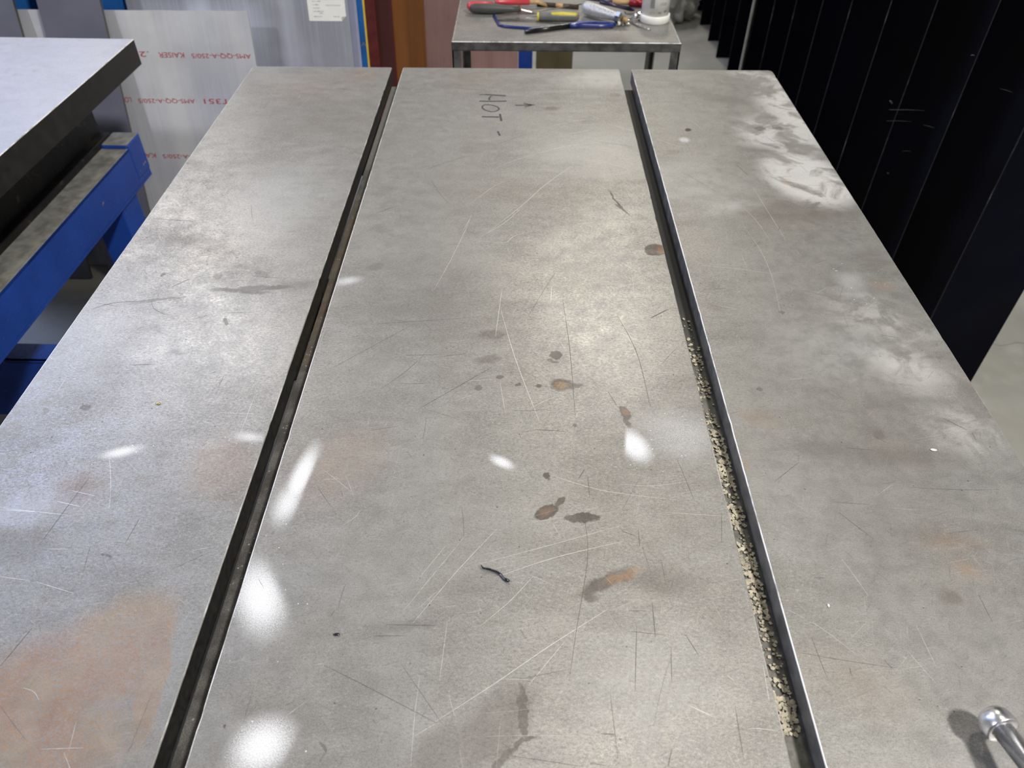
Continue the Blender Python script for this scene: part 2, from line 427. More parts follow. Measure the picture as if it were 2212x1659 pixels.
DARK_C = [
 ((1414, 540), (24, 0), 13, 0.08, 0.85), ((1200, 766), (14, 0), 9, 0.1, 0.8), ((1216, 832), (26, 0), 13, 0.3, 0.9), ((1238, 830), (24, 3), 6, 0.35, 0.7),
 ((1065, 722), (32, -1), 10, 0.45, 0.45), ((1055, 776), (26, -6), 10, 0.45, 0.42), ((1350, 893), (8, 14), 9, 0.15, 0.8), ((1356, 912), (8, 14), 5, 0.2, 0.7),
 ((1182, 1028), (9, 0), 8, 0.12, 0.85), ((1180, 1108), (24, -14), 15, 0.12, 0.85), ((1210, 1082), (12, -10), 8, 0.15, 0.8),
 ((1256, 1119), (38, -1), 10, 0.15, 0.85), ((1300, 1262), (50, -20), 14, 0.35, 0.75), ((1340, 1245), (30, -10), 18, 0.5, 0.6), ((1275, 1290), (18, 6), 10, 0.3, 0.6),
 ((1440, 1255), (70, 0), 28, 0.7, 0.40), ((1078, 816), (8, 0), 5, 0.15, 0.6), ((1034, 838), (9, 0), 6, 0.15, 0.55), ((1118, 830), (5, 0), 4, 0.2, 0.7), ((1163, 834), (9, 2), 4, 0.3, 0.7), ((1194, 780), (14, 4), 4, 0.3, 0.6),
 ((1243, 918), (6, 0), 5, 0.2, 0.7), ((1130, 1538), (6, 62), 11, 0.15, 0.7), ((1128, 1605), (-40, 22), 6, 0.25, 0.7), ((1085, 1640), (-25, 30), 10, 0.3, 0.6),
 ((1070, 1570), (70, -80), 58, 0.35, 0.40), ((960, 1625), (70, -40), 50, 0.4, 0.34), ((1020, 1262), (70, -10), 22, 0.6, 0.22), ((880, 1352), (60, -6), 12, 0.6, 0.35),
 ((930, 640), (140, 30), 90, 0.8, 0.18), ((810, 577), (20, -4), 8, 0.4, 0.35), ((1200, 1190), (90, 20), 30, 0.8, 0.12), ((1190, 235), (16, 0), 4, 0.4, 0.45), ((1330, 205), (12, 0), 4, 0.4, 0.4),
 ((1330, 432), (14, 22), 2.2, 0.3, 0.8), ((1343, 452), (16, 12), 2.2, 0.3, 0.7), ((700, 1612), (8, 14), 5, 0.3, 0.6), ((484, 1568), (4, 0), 6, 0.3, 0.8)]
RUST_C = [((1345, 1245), (34, -16), 12, 0.5, 0.55), ((1212, 833), (16, 0), 8, 0.5, 0.6), ((1428, 540), (8, 0), 8, 0.5, 0.6), ((1180, 1106), (14, -8), 9, 0.5, 0.35), ((1350, 890), (6, 6), 6, 0.5, 0.5),
 ((735, 1000), (80, -60), 60, 0.8, 0.25)]
WHITE_C = [
 ((562, 1288), (16, 60), 44, 0.9, 0.95, ((578, 1210), (640, 1350), (560, 1300), 0.007)),
 ((565, 1612), (50, -30), 44, 0.9, 0.92, ((645, 1590), (590, 1690), (560, 1610), 0.006)),
 ((650, 1030), (-26, 58), 17, 0.8, 1.0, ((674, 1020), (630, 1120), (640, 1040), 0.003)),
 ((622, 1085), (-16, 36), 20, 0.9, 0.8, ((672, 1030), (628, 1130), (610, 1080), 0.003)),
 ((1370, 962), (20, 28), 22, 0.8, 0.95, ((1352, 930), (1349, 990), (1380, 960), 0.003)),
 ((1470, 940), (70, 10), 40, 0.95, 0.27), ((1084, 998), (20, 10), 9, 0.8, 0.85), ((750, 607), (24, -4), 7, 0.9, 0.5), ((674, 985), (10, -20), 12, 0.9, 0.4)]
PALE_C = [((1300, 170), (90, -6), 18, 0.6, 0.55), ((1290, 330), (110, -30), 60, 0.8, 0.35), ((1400, 1480), (140, 40), 130, 0.8, 0.30), ((1290, 640), (100, 0), 240, 0.8, 0.3), ((650, 620), (60, 5), 8, 0.8, 0.2)]  # the middle streak and near patch are painted lamp highlights
DARK_L = [((570, 622), (70, -4), 6, 0.35, 0.7), ((520, 628), (60, 4), 5, 0.4, 0.75), ((640, 616), (40, 0), 9, 0.8, 0.4), ((500, 590), (18, -2), 6, 0.2, 0.35), ((470, 597), (12, 0), 7, 0.2, 0.4), ((565, 592), (14, 6), 7, 0.3, 0.4), ((486, 694), (4, 8), 5, 0.2, 0.8),
 ((520, 590), (60, -6), 30, 0.5, 0.18), ((340, 648), (60, -8), 3, 0.4, 0.5), ((400, 520), (70, 4), 14, 0.7, 0.30), ((640, 250), (90, 10), 50, 0.8, 0.2), ((185, 880), (10, 0), 8, 0.3, 0.5), ((97, 886), (6, 0), 6, 0.3, 0.4), ((235, 1200), (8, 3), 4, 0.3, 0.6), ((222, 1196), (5, 2), 3, 0.3, 0.6), ((352, 594), (5, 0), 4, 0.3, 0.7), ((380, 760), (14, 6), 7, 0.5, 0.4),
 ((40, 1180), (90, 10), 40, 0.8, 0.25), ((150, 1080), (40, -60), 30, 0.8, 0.25)]
RUST_L = [((90, 1500), (170, -90), 120, 0.35, 0.62), ((300, 1400), (60, -110), 55, 0.25, 0.55), ((250, 1360), (120, -60), 60, 0.4, 0.55), ((120, 1600), (160, 0), 90, 0.5, 0.6), ((140, 1500), (60, -20), 30, 0.6, 0.75), ((330, 1450), (28, -140), 32, 0.2, 0.55), ((480, 1010), (70, -20), 60, 0.7, 0.28), ((180, 1050), (60, -30), 40, 0.8, 0.18), ((780, 165), (40, 0), 14, 0.7, 0.30), ((680, 190), (120, 0), 30, 0.8, 0.15)]
WHITE_L = [((262, 976), (34, -7), 8, 0.9, 0.9), ((540, 944), (26, 4), 9, 0.95, 0.6)]
PALE_L = [((440, 720), (200, -60), 150, 0.8, 0.3), ((180, 740), (160, -150), 80, 0.8, 0.35), ((60, 1100), (120, 0), 30, 0.8, 0.3), ((600, 440), (100, 0), 100, 0.8, 0.25)]  # the broad patches are painted highlights of the left-hand lights
DARK_R = [((1643, 278), (12, 0), 5, 0.2, 0.6), ((1679, 276), (11, 0), 5, 0.2, 0.55), ((1486, 280), (7, 1), 2.6, 0.15, 1.0), ((1660, 318), (50, -6), 9, 0.5, 0.5), ((1740, 455), (150, -8), 22, 0.6, 0.3), ((1720, 380), (30, -8), 12, 0.5, 0.25), ((1570, 215), (50, 6), 8, 0.7, 0.3), ((1530, 770), (12, 0), 5, 0.4, 0.4),
 ((1780, 972), (70, 4), 18, 0.6, 0.35), ((1950, 985), (120, 10), 20, 0.8, 0.3), ((1886, 560), (40, 10), 16, 0.6, 0.25), ((2054, 1292), (24, 4), 14, 0.6, 0.45), ((1640, 840), (6, 0), 5, 0.2, 0.5), ((1692, 675), (7, 1), 4, 0.2, 0.6), ((1720, 470), (70, 20), 4, 0.6, 0.3), ((1880, 1130), (150, 20), 60, 0.9, 0.15), ((1900, 940), (14, 2), 10, 0.4, 0.4), ((1700, 1370), (20, 60), 60, 0.9, 0.12)]
RUST_R = [((1905, 615), (24, 6), 8, 0.7, 0.35), ((1640, 905), (40, 8), 16, 0.7, 0.32), ((1612, 1005), (6, 14), 8, 0.6, 0.4), ((2060, 1170), (60, 0), 18, 0.8, 0.25), ((2090, 1230), (30, 10), 16, 0.7, 0.35), ((1700, 390), (14, -16), 6, 0.5, 0.3), ((1850, 1470), (100, 40), 50, 0.9, 0.14)]
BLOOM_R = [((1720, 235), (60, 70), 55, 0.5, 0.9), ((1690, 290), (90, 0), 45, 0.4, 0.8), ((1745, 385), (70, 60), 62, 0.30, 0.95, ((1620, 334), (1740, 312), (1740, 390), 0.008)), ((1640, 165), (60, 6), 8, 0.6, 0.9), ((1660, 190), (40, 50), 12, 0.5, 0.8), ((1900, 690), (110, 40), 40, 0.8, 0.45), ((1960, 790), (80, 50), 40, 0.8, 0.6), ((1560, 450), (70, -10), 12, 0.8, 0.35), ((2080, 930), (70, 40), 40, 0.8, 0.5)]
WHITE_R = [((1840, 612), (28, 4), 20, 0.8, 0.15), ((1478, 302), (10, 0), 5, 0.6, 0.4)]
PALE_R = [((1500, 400), (90, 40), 60, 0.8, 0.3), ((1800, 760), (140, 30), 60, 0.8, 0.3), ((1700, 1100), (160, 60), 100, 0.9, 0.12)]
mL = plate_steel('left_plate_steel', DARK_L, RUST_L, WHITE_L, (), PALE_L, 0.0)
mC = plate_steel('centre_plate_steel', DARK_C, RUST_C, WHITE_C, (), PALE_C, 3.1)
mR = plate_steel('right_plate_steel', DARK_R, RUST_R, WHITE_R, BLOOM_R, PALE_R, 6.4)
pL = plate(XL0, XL1, [mL, M['worn_lit_edge'], M['mill_face'], M['outer_face'], M['outer_face'], M['worn_shaded_edge']], rl=0.014)
pC = plate(XC0, XC1, [mC, M['worn_lit_edge'], M['outer_face'], M['outer_face'], M['outer_face'], M['worn_shaded_edge']])
pR = plate(XR0, XR1, [mR, M['worn_lit_edge'], M['outer_face'], M['sawn_face'], M['outer_face'], M['worn_shaded_edge']], rr=0.012)
# strips under the slots, the frame and the legs
bm = B(); box(bm, XL1 + 0.0018, XC0 + 0.05, YN, YF - 0.045, ZT - TH - 0.02, ZT - TH, 0.001); obj('slot_floor', bm, M['slot_l'], table)
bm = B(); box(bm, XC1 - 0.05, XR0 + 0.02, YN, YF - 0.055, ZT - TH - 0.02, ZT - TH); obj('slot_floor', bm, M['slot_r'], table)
for y in (YN + 0.12, (YN + YF) / 2, YF - 0.22):
    bm = B(); box(bm, XL0 + 0.06, XR1 - 0.06, y - 0.04, y + 0.04, ZT - TH - 0.13, ZT - TH - 0.02, 0.004); obj('cross_beam', bm, M['frame_steel'], table)
for x in (XL0 + 0.10, XR1 - 0.10):
    bm = B(); box(bm, x - 0.04, x + 0.04, YN + 0.05, YF - 0.15, ZT - TH - 0.21, ZT - TH - 0.13, 0.004); obj('side_beam', bm, M['frame_steel'], table)
    for y in (YN + 0.12, YF - 0.22):
        bm = B(); box(bm, x - 0.04, x + 0.04, y - 0.04, y + 0.04, 0.012, ZT - TH - 0.21, 0.004); lg = obj('leg', bm, M['frame_steel'], table)
        bm = B(); box(bm, x - 0.07, x + 0.07, y - 0.07, y + 0.07, 0.0, 0.012, 0.002); obj('foot_plate', bm, M['frame_steel'], lg)

# scratches (traced) and score marks
def zoom(x0, y0, sx):                                             # photo crop coordinates -> full frame
    return lambda *pts: [(x0 + p[0] * sx, y0 + p[1] * sx) for p in pts]
z1 = zoom(700, 1100, 700 / 2077); z2 = zoom(800, 450, 700 / 1787); z3 = zoom(700, 130, 800 / 2212); z4 = zoom(1300, 140, 700 / 2074)
z5 = zoom(1600, 900, 612 / 1692); z6 = zoom(1200, 1100, 700 / 2077); z7 = zoom(0, 900, 700 / 1530); z8 = zoom(200, 400, 700 / 1936)
BR = [(z1((570, 730), (850, 400), (1110, 125)), 1.0), (z1((590, 465), (780, 235)), .8), (z1((510, 650), (700, 420), (910, 165)), .7), (z1((545, 660), (800, 420)), .6),
 (z1((700, 1370), (1090, 1120), (1440, 880), (1820, 640)), 1.0), (z1((570, 1460), (720, 1370)), .7), (z1((1310, 1130), (1540, 850)), .7), (z1((1090, 440), (1480, 310), (1920, 205)), 1.0),
 (z1((1000, 350), (1450, 230), (1900, 105)), .8), (z1((1000, 750), (1190, 590), (1340, 430)), .9), (z1((980, 960), (1270, 630), (1420, 450)), .6), (z1((740, 1100), (790, 720)), .8), (z1((555, 1650), (580, 1330), (615, 1060)), .7),
 (z1((705, 1440), (730, 1130)), .5), (z1((260, 1110), (330, 960), (420, 850)), .6), (z1((130, 100), (200, 50), (240, 0)), .8), (z1((100, 420), (240, 300)), .6), (z1((1070, 250), (1500, 150), (1900, 40)), .6), (z1((1050, 130), (1500, 0)), .6),
 (z1((640, 470), (860, 260)), .5), (z1((600, 640), (730, 520)), .7),
 (z2((350, 450), (430, 310), (520, 130), (555, 40)), .9), (z2((600, 160), (740, 80), (830, 0)), 1.0), (z2((620, 180), (740, 190), (800, 150), (930, 120)), .8), (z2((720, 560), (800, 830), (930, 1170)), .9), (z2((725, 450), (690, 710)), .8),
 (z2((715, 960), (745, 1130)), .7), (z2((970, 920), (1010, 1080)), .6), (z2((800, 1060), (850, 1200)), .6), (z2((1430, 270), (1480, 650)), .6), (z2((1540, 320), (1490, 560)), .5), (z2((1220, 20), (1400, 150)), .6), (z2((650, 430), (1000, 435), (1500, 430)), .5),
 (z2((1020, 1480), (1300, 1560), (1700, 1610)), .9), (z2((1380, 1520), (1560, 1530), (1787, 1500)), .7), (z2((270, 1650), (500, 1520), (690, 1430)), .5), (z2((260, 690), (340, 560)), .6), (z2((1520, 1170), (1660, 1260)), .6), (z2((470, 1060), (560, 1030)), .7), (z2((1180, 1060), (1330, 1050)), .6),
 (z2((0, 1105), (50, 1080)), .6), (z2((985, 200), (1200, 110)), .6), (z2((820, 1060), (880, 1200)), .5),
 (z3((990, 1020), (1180, 870), (1320, 745), (1490, 625)), 1.0), (z3((870, 860), (1020, 750), (1100, 720)), .8), (z3((1030, 640), (1180, 585), (1420, 520), (1650, 490)), .8), (z3((1250, 640), (1360, 580), (1580, 520)), .6), (z3((1230, 90), (1440, 65)), .9), (z3((1210, 190), (1700, 180)), .7),
 (z3((1330, 400), (1450, 375)), .8), (z3((1480, 365), (1560, 355)), .9), (z3((1460, 440), (1600, 415)), .9), (z3((1400, 620), (1600, 580)), .6), (z3((830, 1020), (880, 930)), .8), (z3((1690, 380), (1840, 420)), .7), (z3((740, 900), (900, 760)), .5), (z3((1100, 1000), (1250, 880)), .6), (z3((1480, 130), (1760, 95)), .8), (z3((700, 600), (960, 612)), .5), (z3((1560, 320), (1700, 315)), .6),
 (z4((525, 340), (590, 370), (640, 415)), .8), (z4((340, 470), (500, 525)), .8), (z4((640, 1285), (900, 1310), (1180, 1350)), .9), (z4((870, 880), (990, 1000), (1080, 1130)), .7), (z4((960, 770), (1070, 950), (1180, 1130)), .8), (z4((900, 1020), (1010, 1180), (1090, 1360), (1150, 1620)), .7), (z4((750, 890), (800, 1100), (810, 1400)), .6), (z4((895, 1220), (930, 1300)), .7), (z4((1530, 1000), (1650, 1005)), .8), (z4((700, 45), (960, 100)), .8), (z4((240, 95), (500, 120)), .7), (z4((250, 200), (480, 205)), .6), (z4((1170, 1455), (1330, 1500)), .6), (z4((1040, 1380), (1090, 1480)), .6),
 (z5((820, 510), (890, 190)), .6), (z5((1290, 860), (1330, 550)), .5), (z5((410, 1310), (620, 1400), (800, 1470)), .6), (z5((370, 1200), (600, 1310), (900, 1420)), .6), (z5((1040, 1230), (1170, 1500)), .7), (z5((980, 1380), (1180, 1610)), .7), (z5((500, 740), (620, 820)), .5), (z5((140, 510), (300, 560)), .5), (z5((870, 390), (1400, 360)), .5), (z5((200, 680), (300, 710)), .5),
 (z6((1480, 640), (1700, 760), (1950, 950)), .7), (z6((860, 1260), (1010, 1330)), .9), (z6((1330, 1000), (1370, 1230)), .7), (z6((0, 370), (400, 310)), .6), (z6((700, 20), (1090, 45)), .7), (z6((1600, 800), (1570, 980)), .6),
 (z7((0, 430), (320, 465)), .8), (z7((20, 440), (180, 450)), 1.0), (z7((0, 755), (140, 775)), .8), (z7((170, 780), (350, 835)), .8), (z7((270, 400), (380, 425)), .8), (z7((340, 350), (450, 375)), .7), (z7((110, 1280), (160, 1300), (185, 1340)), 1.0), (z7((0, 265), (170, 270)), .6), (z7((325, 1580), (360, 1440)), .8), (z7((360, 1450), (540, 1500)), .6), (z7((650, 970), (740, 1030)), .6), (z7((520, 750), (490, 660)), .5), (z7((225, 625), (320, 625)), .7), (z7((210, 990), (560, 1030)), .5), (z7((880, 380), (930, 310)), .6), (z7((560, 100), (700, 105)), .5),
 (z8((520, 1350), (620, 1325)), .6), (z8((960, 640), (1020, 730)), .6), (z8((870, 1290), (940, 1120)), .6), (z8((640, 1320), (800, 1100)), .6), (z8((210, 1430), (350, 1510)), .6), (z8((1490, 820), (1500, 760)), .6), (z8((1500, 1360), (1560, 1120)), .5), (z8((1800, 1180), (1905, 1110)), .5)]
DK = [(z1((1660, 0), (1690, 300), (1620, 760), (1570, 1100)), .7), (z1((0, 1000), (300, 1150), (720, 1370)), .6), (z1((1250, 1090), (1550, 1030)), .5), (z1((1200, 1580), (1660, 1650)), .6), (z1((400, 740), (720, 745)), .7), (z1((320, 812), (520, 812)), .7), (z1((500, 1000), (760, 1380)), .5), (z1((1260, 770), (1290, 830)), .6),
 (z2((1060, 500), (1100, 780), (1130, 1150)), .8), (z2((1360, 590), (1470, 800), (1545, 1100)), .8), (z2((1640, 555), (1550, 605)), .9), (z2((260, 1110), (680, 870)), .7), (z2((910, 1220), (1070, 1230)), .8), (z2((1310, 1010), (1360, 1090)), .7), (z2((1210, 1600), (1200, 1480)), .7), (z2((1690, 1380), (1787, 1610)), .5), (z2((0, 640), (600, 600)), .4), (z2((1150, 1490), (1180, 1440)), 1.2),
 (z6((520, 740), (510, 1170)), .8), (z6((620, 600), (640, 820)), 1.0), (z6((740, 880), (745, 1110)), .7), (z6((830, 800), (920, 940)), .9), (z6((1150, 1260), (1205, 1600)), .8), (z6((530, 130), (540, 240)), .8), (z6((470, 650), (580, 652)), .8), (z6((1065, 20), (1065, 220)), .6), (z6((290, 1440), (380, 1442)), 1.0), (z6((425, 140), (510, 170)), .8), (z6((1640, 820), (1740, 1080)), .6), (z6((745, 1540), (720, 1650)), 1.0), (z6((350, 1180), (400, 1600)), .5),
 (z4((310, 1620), (440, 1560)), .9), (z4((860, 640), (940, 710)), .7), (z4((1130, 1060), (1140, 1030)), .7), (z5((1210, 10), (1350, 80)), .8), (z5((200, 390), (350, 270)), .6), (z7((190, 600), (300, 450), (420, 290)), .6), (z7((590, 600), (660, 480)), .6), (z7((0, 1180), (150, 1000)), .8), (z7((720, 1300), (600, 1600)), .3),
 (z8((220, 1075), (370, 1070)), .7), (z8((350, 690), (370, 740), (440, 775)), .6), (z8((0, 740), (120, 705), (320, 690)), 1.0), (z8((470, 610), (580, 560)), .8), (z8((360, 200), (600, 215)), .8), (z8((1380, 1120), (1936, 820)), .4)]
def which(p):
    return 0 if p.x < XL1 - 0.002 else (1 if XC0 + 0.002 < p.x < XC1 - 0.002 else (2 if p.x > XR0 + 0.002 else -1))
RNG = {0: (XL0, XL1), 1: (XC0, XC1), 2: (XR0, XR1)}
sets = {}
def add_scratch(world, width, key):
    i = which(Vector((world[len(world) // 2][0], 0, 0)))
    if i < 0: return
    lo, hi = RNG[i]
    pts = [p for p in world if lo + .003 < p[0] < hi - .003 and YN + .004 < p[1] < YF - .004]
    if len(pts) < 3: return
    ribbon(sets.setdefault((i, key), B()), pts, width, ZT + 0.00012 + (0.00004 if key == 'scratch_dark' else 0))
for px, wd in BR:
    wp = [(T(*p).x, T(*p).y) for p in dense(px, 7)]
    dist = (T(*px[0]) - CAM).length
    add_scratch(wp, wd * 0.00052 * (0.55 + 0.45 * dist), 'scratch' if wd > .65 else 'scratch_dim')
for px, wd in DK:
    wp = [(T(*p).x, T(*p).y) for p in dense(px, 7)]
    dist = (T(*px[0]) - CAM).length
    add_scratch(wp, wd * 0.00075 * (0.55 + 0.45 * dist), 'scratch_dark')
rs = random.Random(11)
for n in range(700):
    x = rs.uniform(XL0, XR1); y = YN + (YF - YN) * rs.random() ** 1.15
    a = rs.choice((0, 0, 0.15, -0.2, 1.2, 1.57, 1.57, -1.1, 0.7, 2.4)) + rs.gauss(0, 0.18)
    L = rs.uniform(0.006, 0.05) if rs.random() < 0.85 else rs.uniform(0.05, 0.14)
    cv = rs.gauss(0, 0.012)
    wp = [(x + math.cos(a + cv * (t - 3)) * L * t / 6, y + math.sin(a + cv * (t - 3)) * L * t / 6) for t in range(7)]
    kk = rs.random()
    add_scratch(wp, rs.uniform(0.0002, 0.00045), 'scratch_dim' if kk < .66 else ('scratch' if kk < .78 else 'scratch_dark'))
for (i, key), bmx in sets.items():
    tag(obj('scratches', bmx, M[key], (pL, pC, pR)[i], local=False), kind='stuff')

# hand-pencilled marks: HOT, a dash and an arrow
zp = zoom(960, 180, 300 / 2212)
def strokes(name, lst, label):
    bm = B()
    for pts, wd in lst:
        wp = [(T(*p).x, T(*p).y) for p in dense(zp(*pts), 4)]
        ribbon(bm, wp, wd, ZT + 0.0003, False)
    o = obj(name, bm, M['pencil'], pC); o['label'] = label
strokes('pencil_letter', [(((555, 180), (650, 180)), .0028), (((650, 178), (760, 186), (975, 198)), .0058), (((555, 285), (760, 287), (990, 285)), .0052), (((750, 205), (722, 225), (714, 250), (722, 268)), .0042)], 'pencilled letter H')
strokes('pencil_letter', [(((690, 340), (640, 345), (605, 365), (608, 395), (650, 427), (720, 448), (790, 450), (848, 430), (870, 405), (840, 375), (760, 348), (690, 340)), .0036)], 'pencilled letter O')
strokes('pencil_letter', [(((595, 533), (870, 537)), .0054), (((885, 488), (895, 540), (907, 600)), .0048)], 'pencilled letter T')
strokes('pencil_dash', [(((850, 765), (885, 835)), .004)], 'short pencilled dash')
strokes('pencil_arrow', [(((1130, 350), (1300, 348), (1440, 343)), .0044), (((1260, 320), (1390, 345)), .0045), (((1280, 378), (1390, 350)), .0034)], 'pencilled arrow')

# chips lying in the dusty slot
bm = B(); rc = random.Random(5)
y0c, y1c = T(1720, 1560).y, T(1480, 650).y
for n in range(3000):
    t = rc.random(); y = y0c + (y1c - y0c) * t
    dens = min(1, 0.10 + 1.4 * (1 - t))
    if rc.random() > dens * (0.55 + 0.45 * math.sin(y * 60 + math.sin(y * 23) * 2)): continue
    x = rc.uniform(XC1 + 0.0035, XR0 - 0.0035); s = rc.uniform(0.0008, 0.0032)
    k = rc.choice((4, 5, 6)); ph = rc.random() * 6
    poly = [(s * rc.uniform(.6, 1.2) * math.cos(ph + 6.283 * i / k), s * rc.uniform(.6, 1.2) * math.sin(ph + 6.283 * i / k)) for i in range(k)]
    mx = Matrix.Translation((x, y, ZT - TH + 0.0014 + rc.random() * 0.0010)) @ Matrix.Rotation(rc.gauss(0, .16), 4, 'X') @ Matrix.Rotation(rc.gauss(0, .16), 4, 'Y')
    a, b = prism(bm, poly, -0.00025, 0.00025)
    bmesh.ops.transform(bm, matrix=mx, verts=a + b)
tag(obj('metal_chips', bm, M['chip']), 'tan brittle chips and dust lying in the dark slot of the steel table', 'debris', kind='stuff')

# loose bits on the plates
zs = zoom(940, 1180, 300 / 2212)
bm = B()
pts = [T(*p) for p in zs((728, 335), (765, 372), (870, 385), (990, 430), (1050, 470), (1095, 530), (1150, 560), (1185, 572))]
hz = [.0045, .0030, .0026, .0024, .0022, .0020, .0022, .0020]
tube(bm, [Vector((p.x, p.y, ZT + h)) for p, h in zip(pts, hz)], [.0006, .0011, .0013, .0013, .0012, .0013, .0019, .0009], 10)
tag(rebase(obj('wire_sliver', bm, M['sliver'], smooth=True)), 'thin curled dark steel sliver with blob end lying on the centre plate', 'metal scrap')
def crumb(name, px, r, mat, label, cat, stretch=1.4):
    bm = B(); bmesh.ops.create_icosphere(bm, subdivisions=2, radius=r)
    for v in bm.verts:
        v.co *= 1 + 0.35 * noise.noise(v.co * (1.2 / r) + Vector((px[0], 0, 0)))
        v.co.x *= stretch; v.co.z *= 0.5
    p = T(*px); zmin = min(v.co.z for v in bm.verts)
    bmesh.ops.translate(bm, vec=(p.x, p.y, ZT - zmin), verts=bm.verts)
    tag(rebase(obj(name, bm, mat, smooth=True)), label, cat)
crumb('brass_crumb', (342, 872), 0.0022, M['brass'], 'tiny brass crumb on the left plate of the steel table', 'metal scrap')
crumb('plastic_crumb', (2016, 973), 0.0022, M['whitechip'], 'tiny white crumb near the outer edge of the right plate', 'crumb', 1.8)
crumb('steel_crumb', (727, 1371), 0.0016, M['sliver'], 'tiny black sliver on the centre plate beside a sprayed white spot', 'metal scrap', 2.2)
crumb('plastic_flake', (1789, 1309), 0.0020, M['whitechip'], 'small white flake on the right plate beside the slot', 'crumb', 0.6)

# ------------------------------------------------------------------ clamp whose handle bar reaches into the picture
clamp = thing('screw_clamp', 'steel screw clamp on the right plate with a polished ball-ended handle bar', 'clamp', (0.44, 0.12, ZT))
hA = onz(2153, 1560, ZT + 0.028)                                  # centre of the ball end
hB = onz(2262, 1700, ZT + 0.042)
hd = (hB - hA).normalized()
bm = B(); lathe(bm, [(0, -0.0120), (0.006, -0.0115), (0.0108, -0.0092), (0.0138, -0.0050), (0.0150, 0.0), (0.0150, 0.0075), (0.0142, 0.0088), (0.0098, 0.0084)], hA, hd, 32)
hbar = thing_bar = None
bm2 = B(); LB = 0.20
lathe(bm2, [(0.0094, 0.0084), (0.0094, LB)], hA, hd, 28)
bar = obj('handle_bar', bm2, M['chrome'], clamp, smooth=False)
for p in bar.data.polygons: p.use_smooth = len(p.vertices) == 4
obj('ball_end', bm, M['chrome'], bar, smooth=True)
bm = B(); lathe(bm, [(0.0075, 0.0), (0.0128, 0.002), (0.0128, 0.009), (0.010, 0.014), (0, 0.0165)], hA + hd * LB, hd, 28); obj('ball_end', bm, M['chrome'], bar, smooth=True)
mid = hA + hd * 0.15
sd = Vector((-hd.y, hd.x, 0)).normalized()
if sd.y > 0: sd = -sd
bm = B(); lathe(bm, [(0.011, -0.03), (0.015, -0.022), (0.015, 0.022), (0.011, 0.03)], mid, sd, 24); obj('screw_head', bm, M['bare'], clamp)
bm = B(); lathe(bm, [(0.009, 0.03), (0.009, 0.118)], mid, sd, 20); obj('screw', bm, M['bare'], clamp)
ang = math.atan2(sd.y, sd.x); c0 = mid + sd * 0.09
bm = B(); mxc = Matrix.Translation((c0.x, c0.y, ZT)) @ Matrix.Rotation(ang, 4, 'Z'); hh = c0.z + .014 - ZT
box(bm, -.015, .02, -.016, .016, 0.0, hh, .003, mxc); box(bm, -.015, .145, -.05, -.016, .004, hh - .004, .003, mxc); box(bm, .125, .150, -.05, .016, .002, hh, .003, mxc); obj('c_frame', bm, M['frame_steel'], clamp)
bm = B(); lathe(bm, [(.014, .118), (.014, .124), (.009, .127)], mid, sd, 20); obj('screw_pad', bm, M['bare'], clamp)

# ------------------------------------------------------------------ second table with blue frame
ZL = 0.87
c0 = onz(289, 84, ZL)
def blue():
    k = NT('chipped_blue_paint'); v = k.coord()
    n = k.noise(v, 17, 6, 0.7, 0.3)
    chip = k.ramp(n, 0.655, 0.67)
    c = k.mix(k.ramp(k.noise(v, 5, 3), 0.3, 0.7), (0.010, 0.050, 0.30), (0.014, 0.070, 0.40))
    sc_ = k.ramp(k.noise(k.mapping(v, rot=(0.6, 0.4, 0), scale=(6, 60, 60)), 2.0, 2), 0.72, 0.76)
    c = k.mix(k.math('MULTIPLY', sc_, 0.5), c, (0.12, 0.18, 0.38))
    c = k.mix(chip, c, k.mix(k.ramp(k.noise(v, 120, 3), .35, .65), (0.16, 0.14, 0.085), (0.30, 0.28, 0.19)))
    k.base(c); k.rough(k.math('ADD', 0.42, k.math('MULTIPLY', chip, 0.3))); k.bump(k.math('SUBTRACT', k.noise(v, 90, 3), chip), 0.35, 0.0028); return k.m
M['blue'] = blue()
def scale_beam():
    k = NT('black_scaly_beam'); v = k.coord()
    sp = k.new('ShaderNodeSeparateXYZ'); k.link(v, sp.inputs[0])
    c = k.mix(k.ramp(k.noise(v, 14, 5, 0.7), .45, .7), (0.010, 0.0085, 0.009), (0.028, 0.021, 0.018))
    f = k.ramp(k.noise(v, 24, 6, 0.75), .58, .70)
    c = k.mix(k.math('MULTIPLY', f, 0.55), c, (0.15, 0.13, 0.11))
    k.base(c); k.rough(0.6); k.metal(0.1); k.bump(k.noise(v, 60, 5, 0.7), 0.5, 0.002); return k.m
M['beam'] = scale_beam()
M['top2'] = plate_steel('second_table_steel', (), (), (), (), (), 12.0, (0.74, 0.79, 1.0))
M['ledge'] = simple('dusty_flange', (0.20, 0.20, 0.18), 0.7, 0.1, 0.25, 40, 0.2)
t2 = thing('second_table', 'neighbouring steel table with thick plate top on a black beam and chipped blue frame', 'table', (c0.x, c0.y, 0), R(-1.1))
def L2(name, x0, x1, y0, y1, z0, z1, m, bev=0.002, parent=None):
    bm = B(); box(bm, x0, x1, y0, y1, z0, z1, bev)
    o = obj(name, bm, m, t2, local=True)
    return o
bm = B(); box(bm, -1.05, 0, -2.3, 0, ZL - 0.066, ZL, 0.0015)
bm.normal_update()
for f in bm.faces: f.material_index = 0 if f.normal.z > .99 else (1 if f.normal.z > .1 else 2)
obj('plate_top', bm, [M['top2'], M['worn_lit_edge'], simple('black_plate_edge', (0.040, 0.038, 0.035), 0.5, 0.5, 0.2, 30)], t2, local=True)
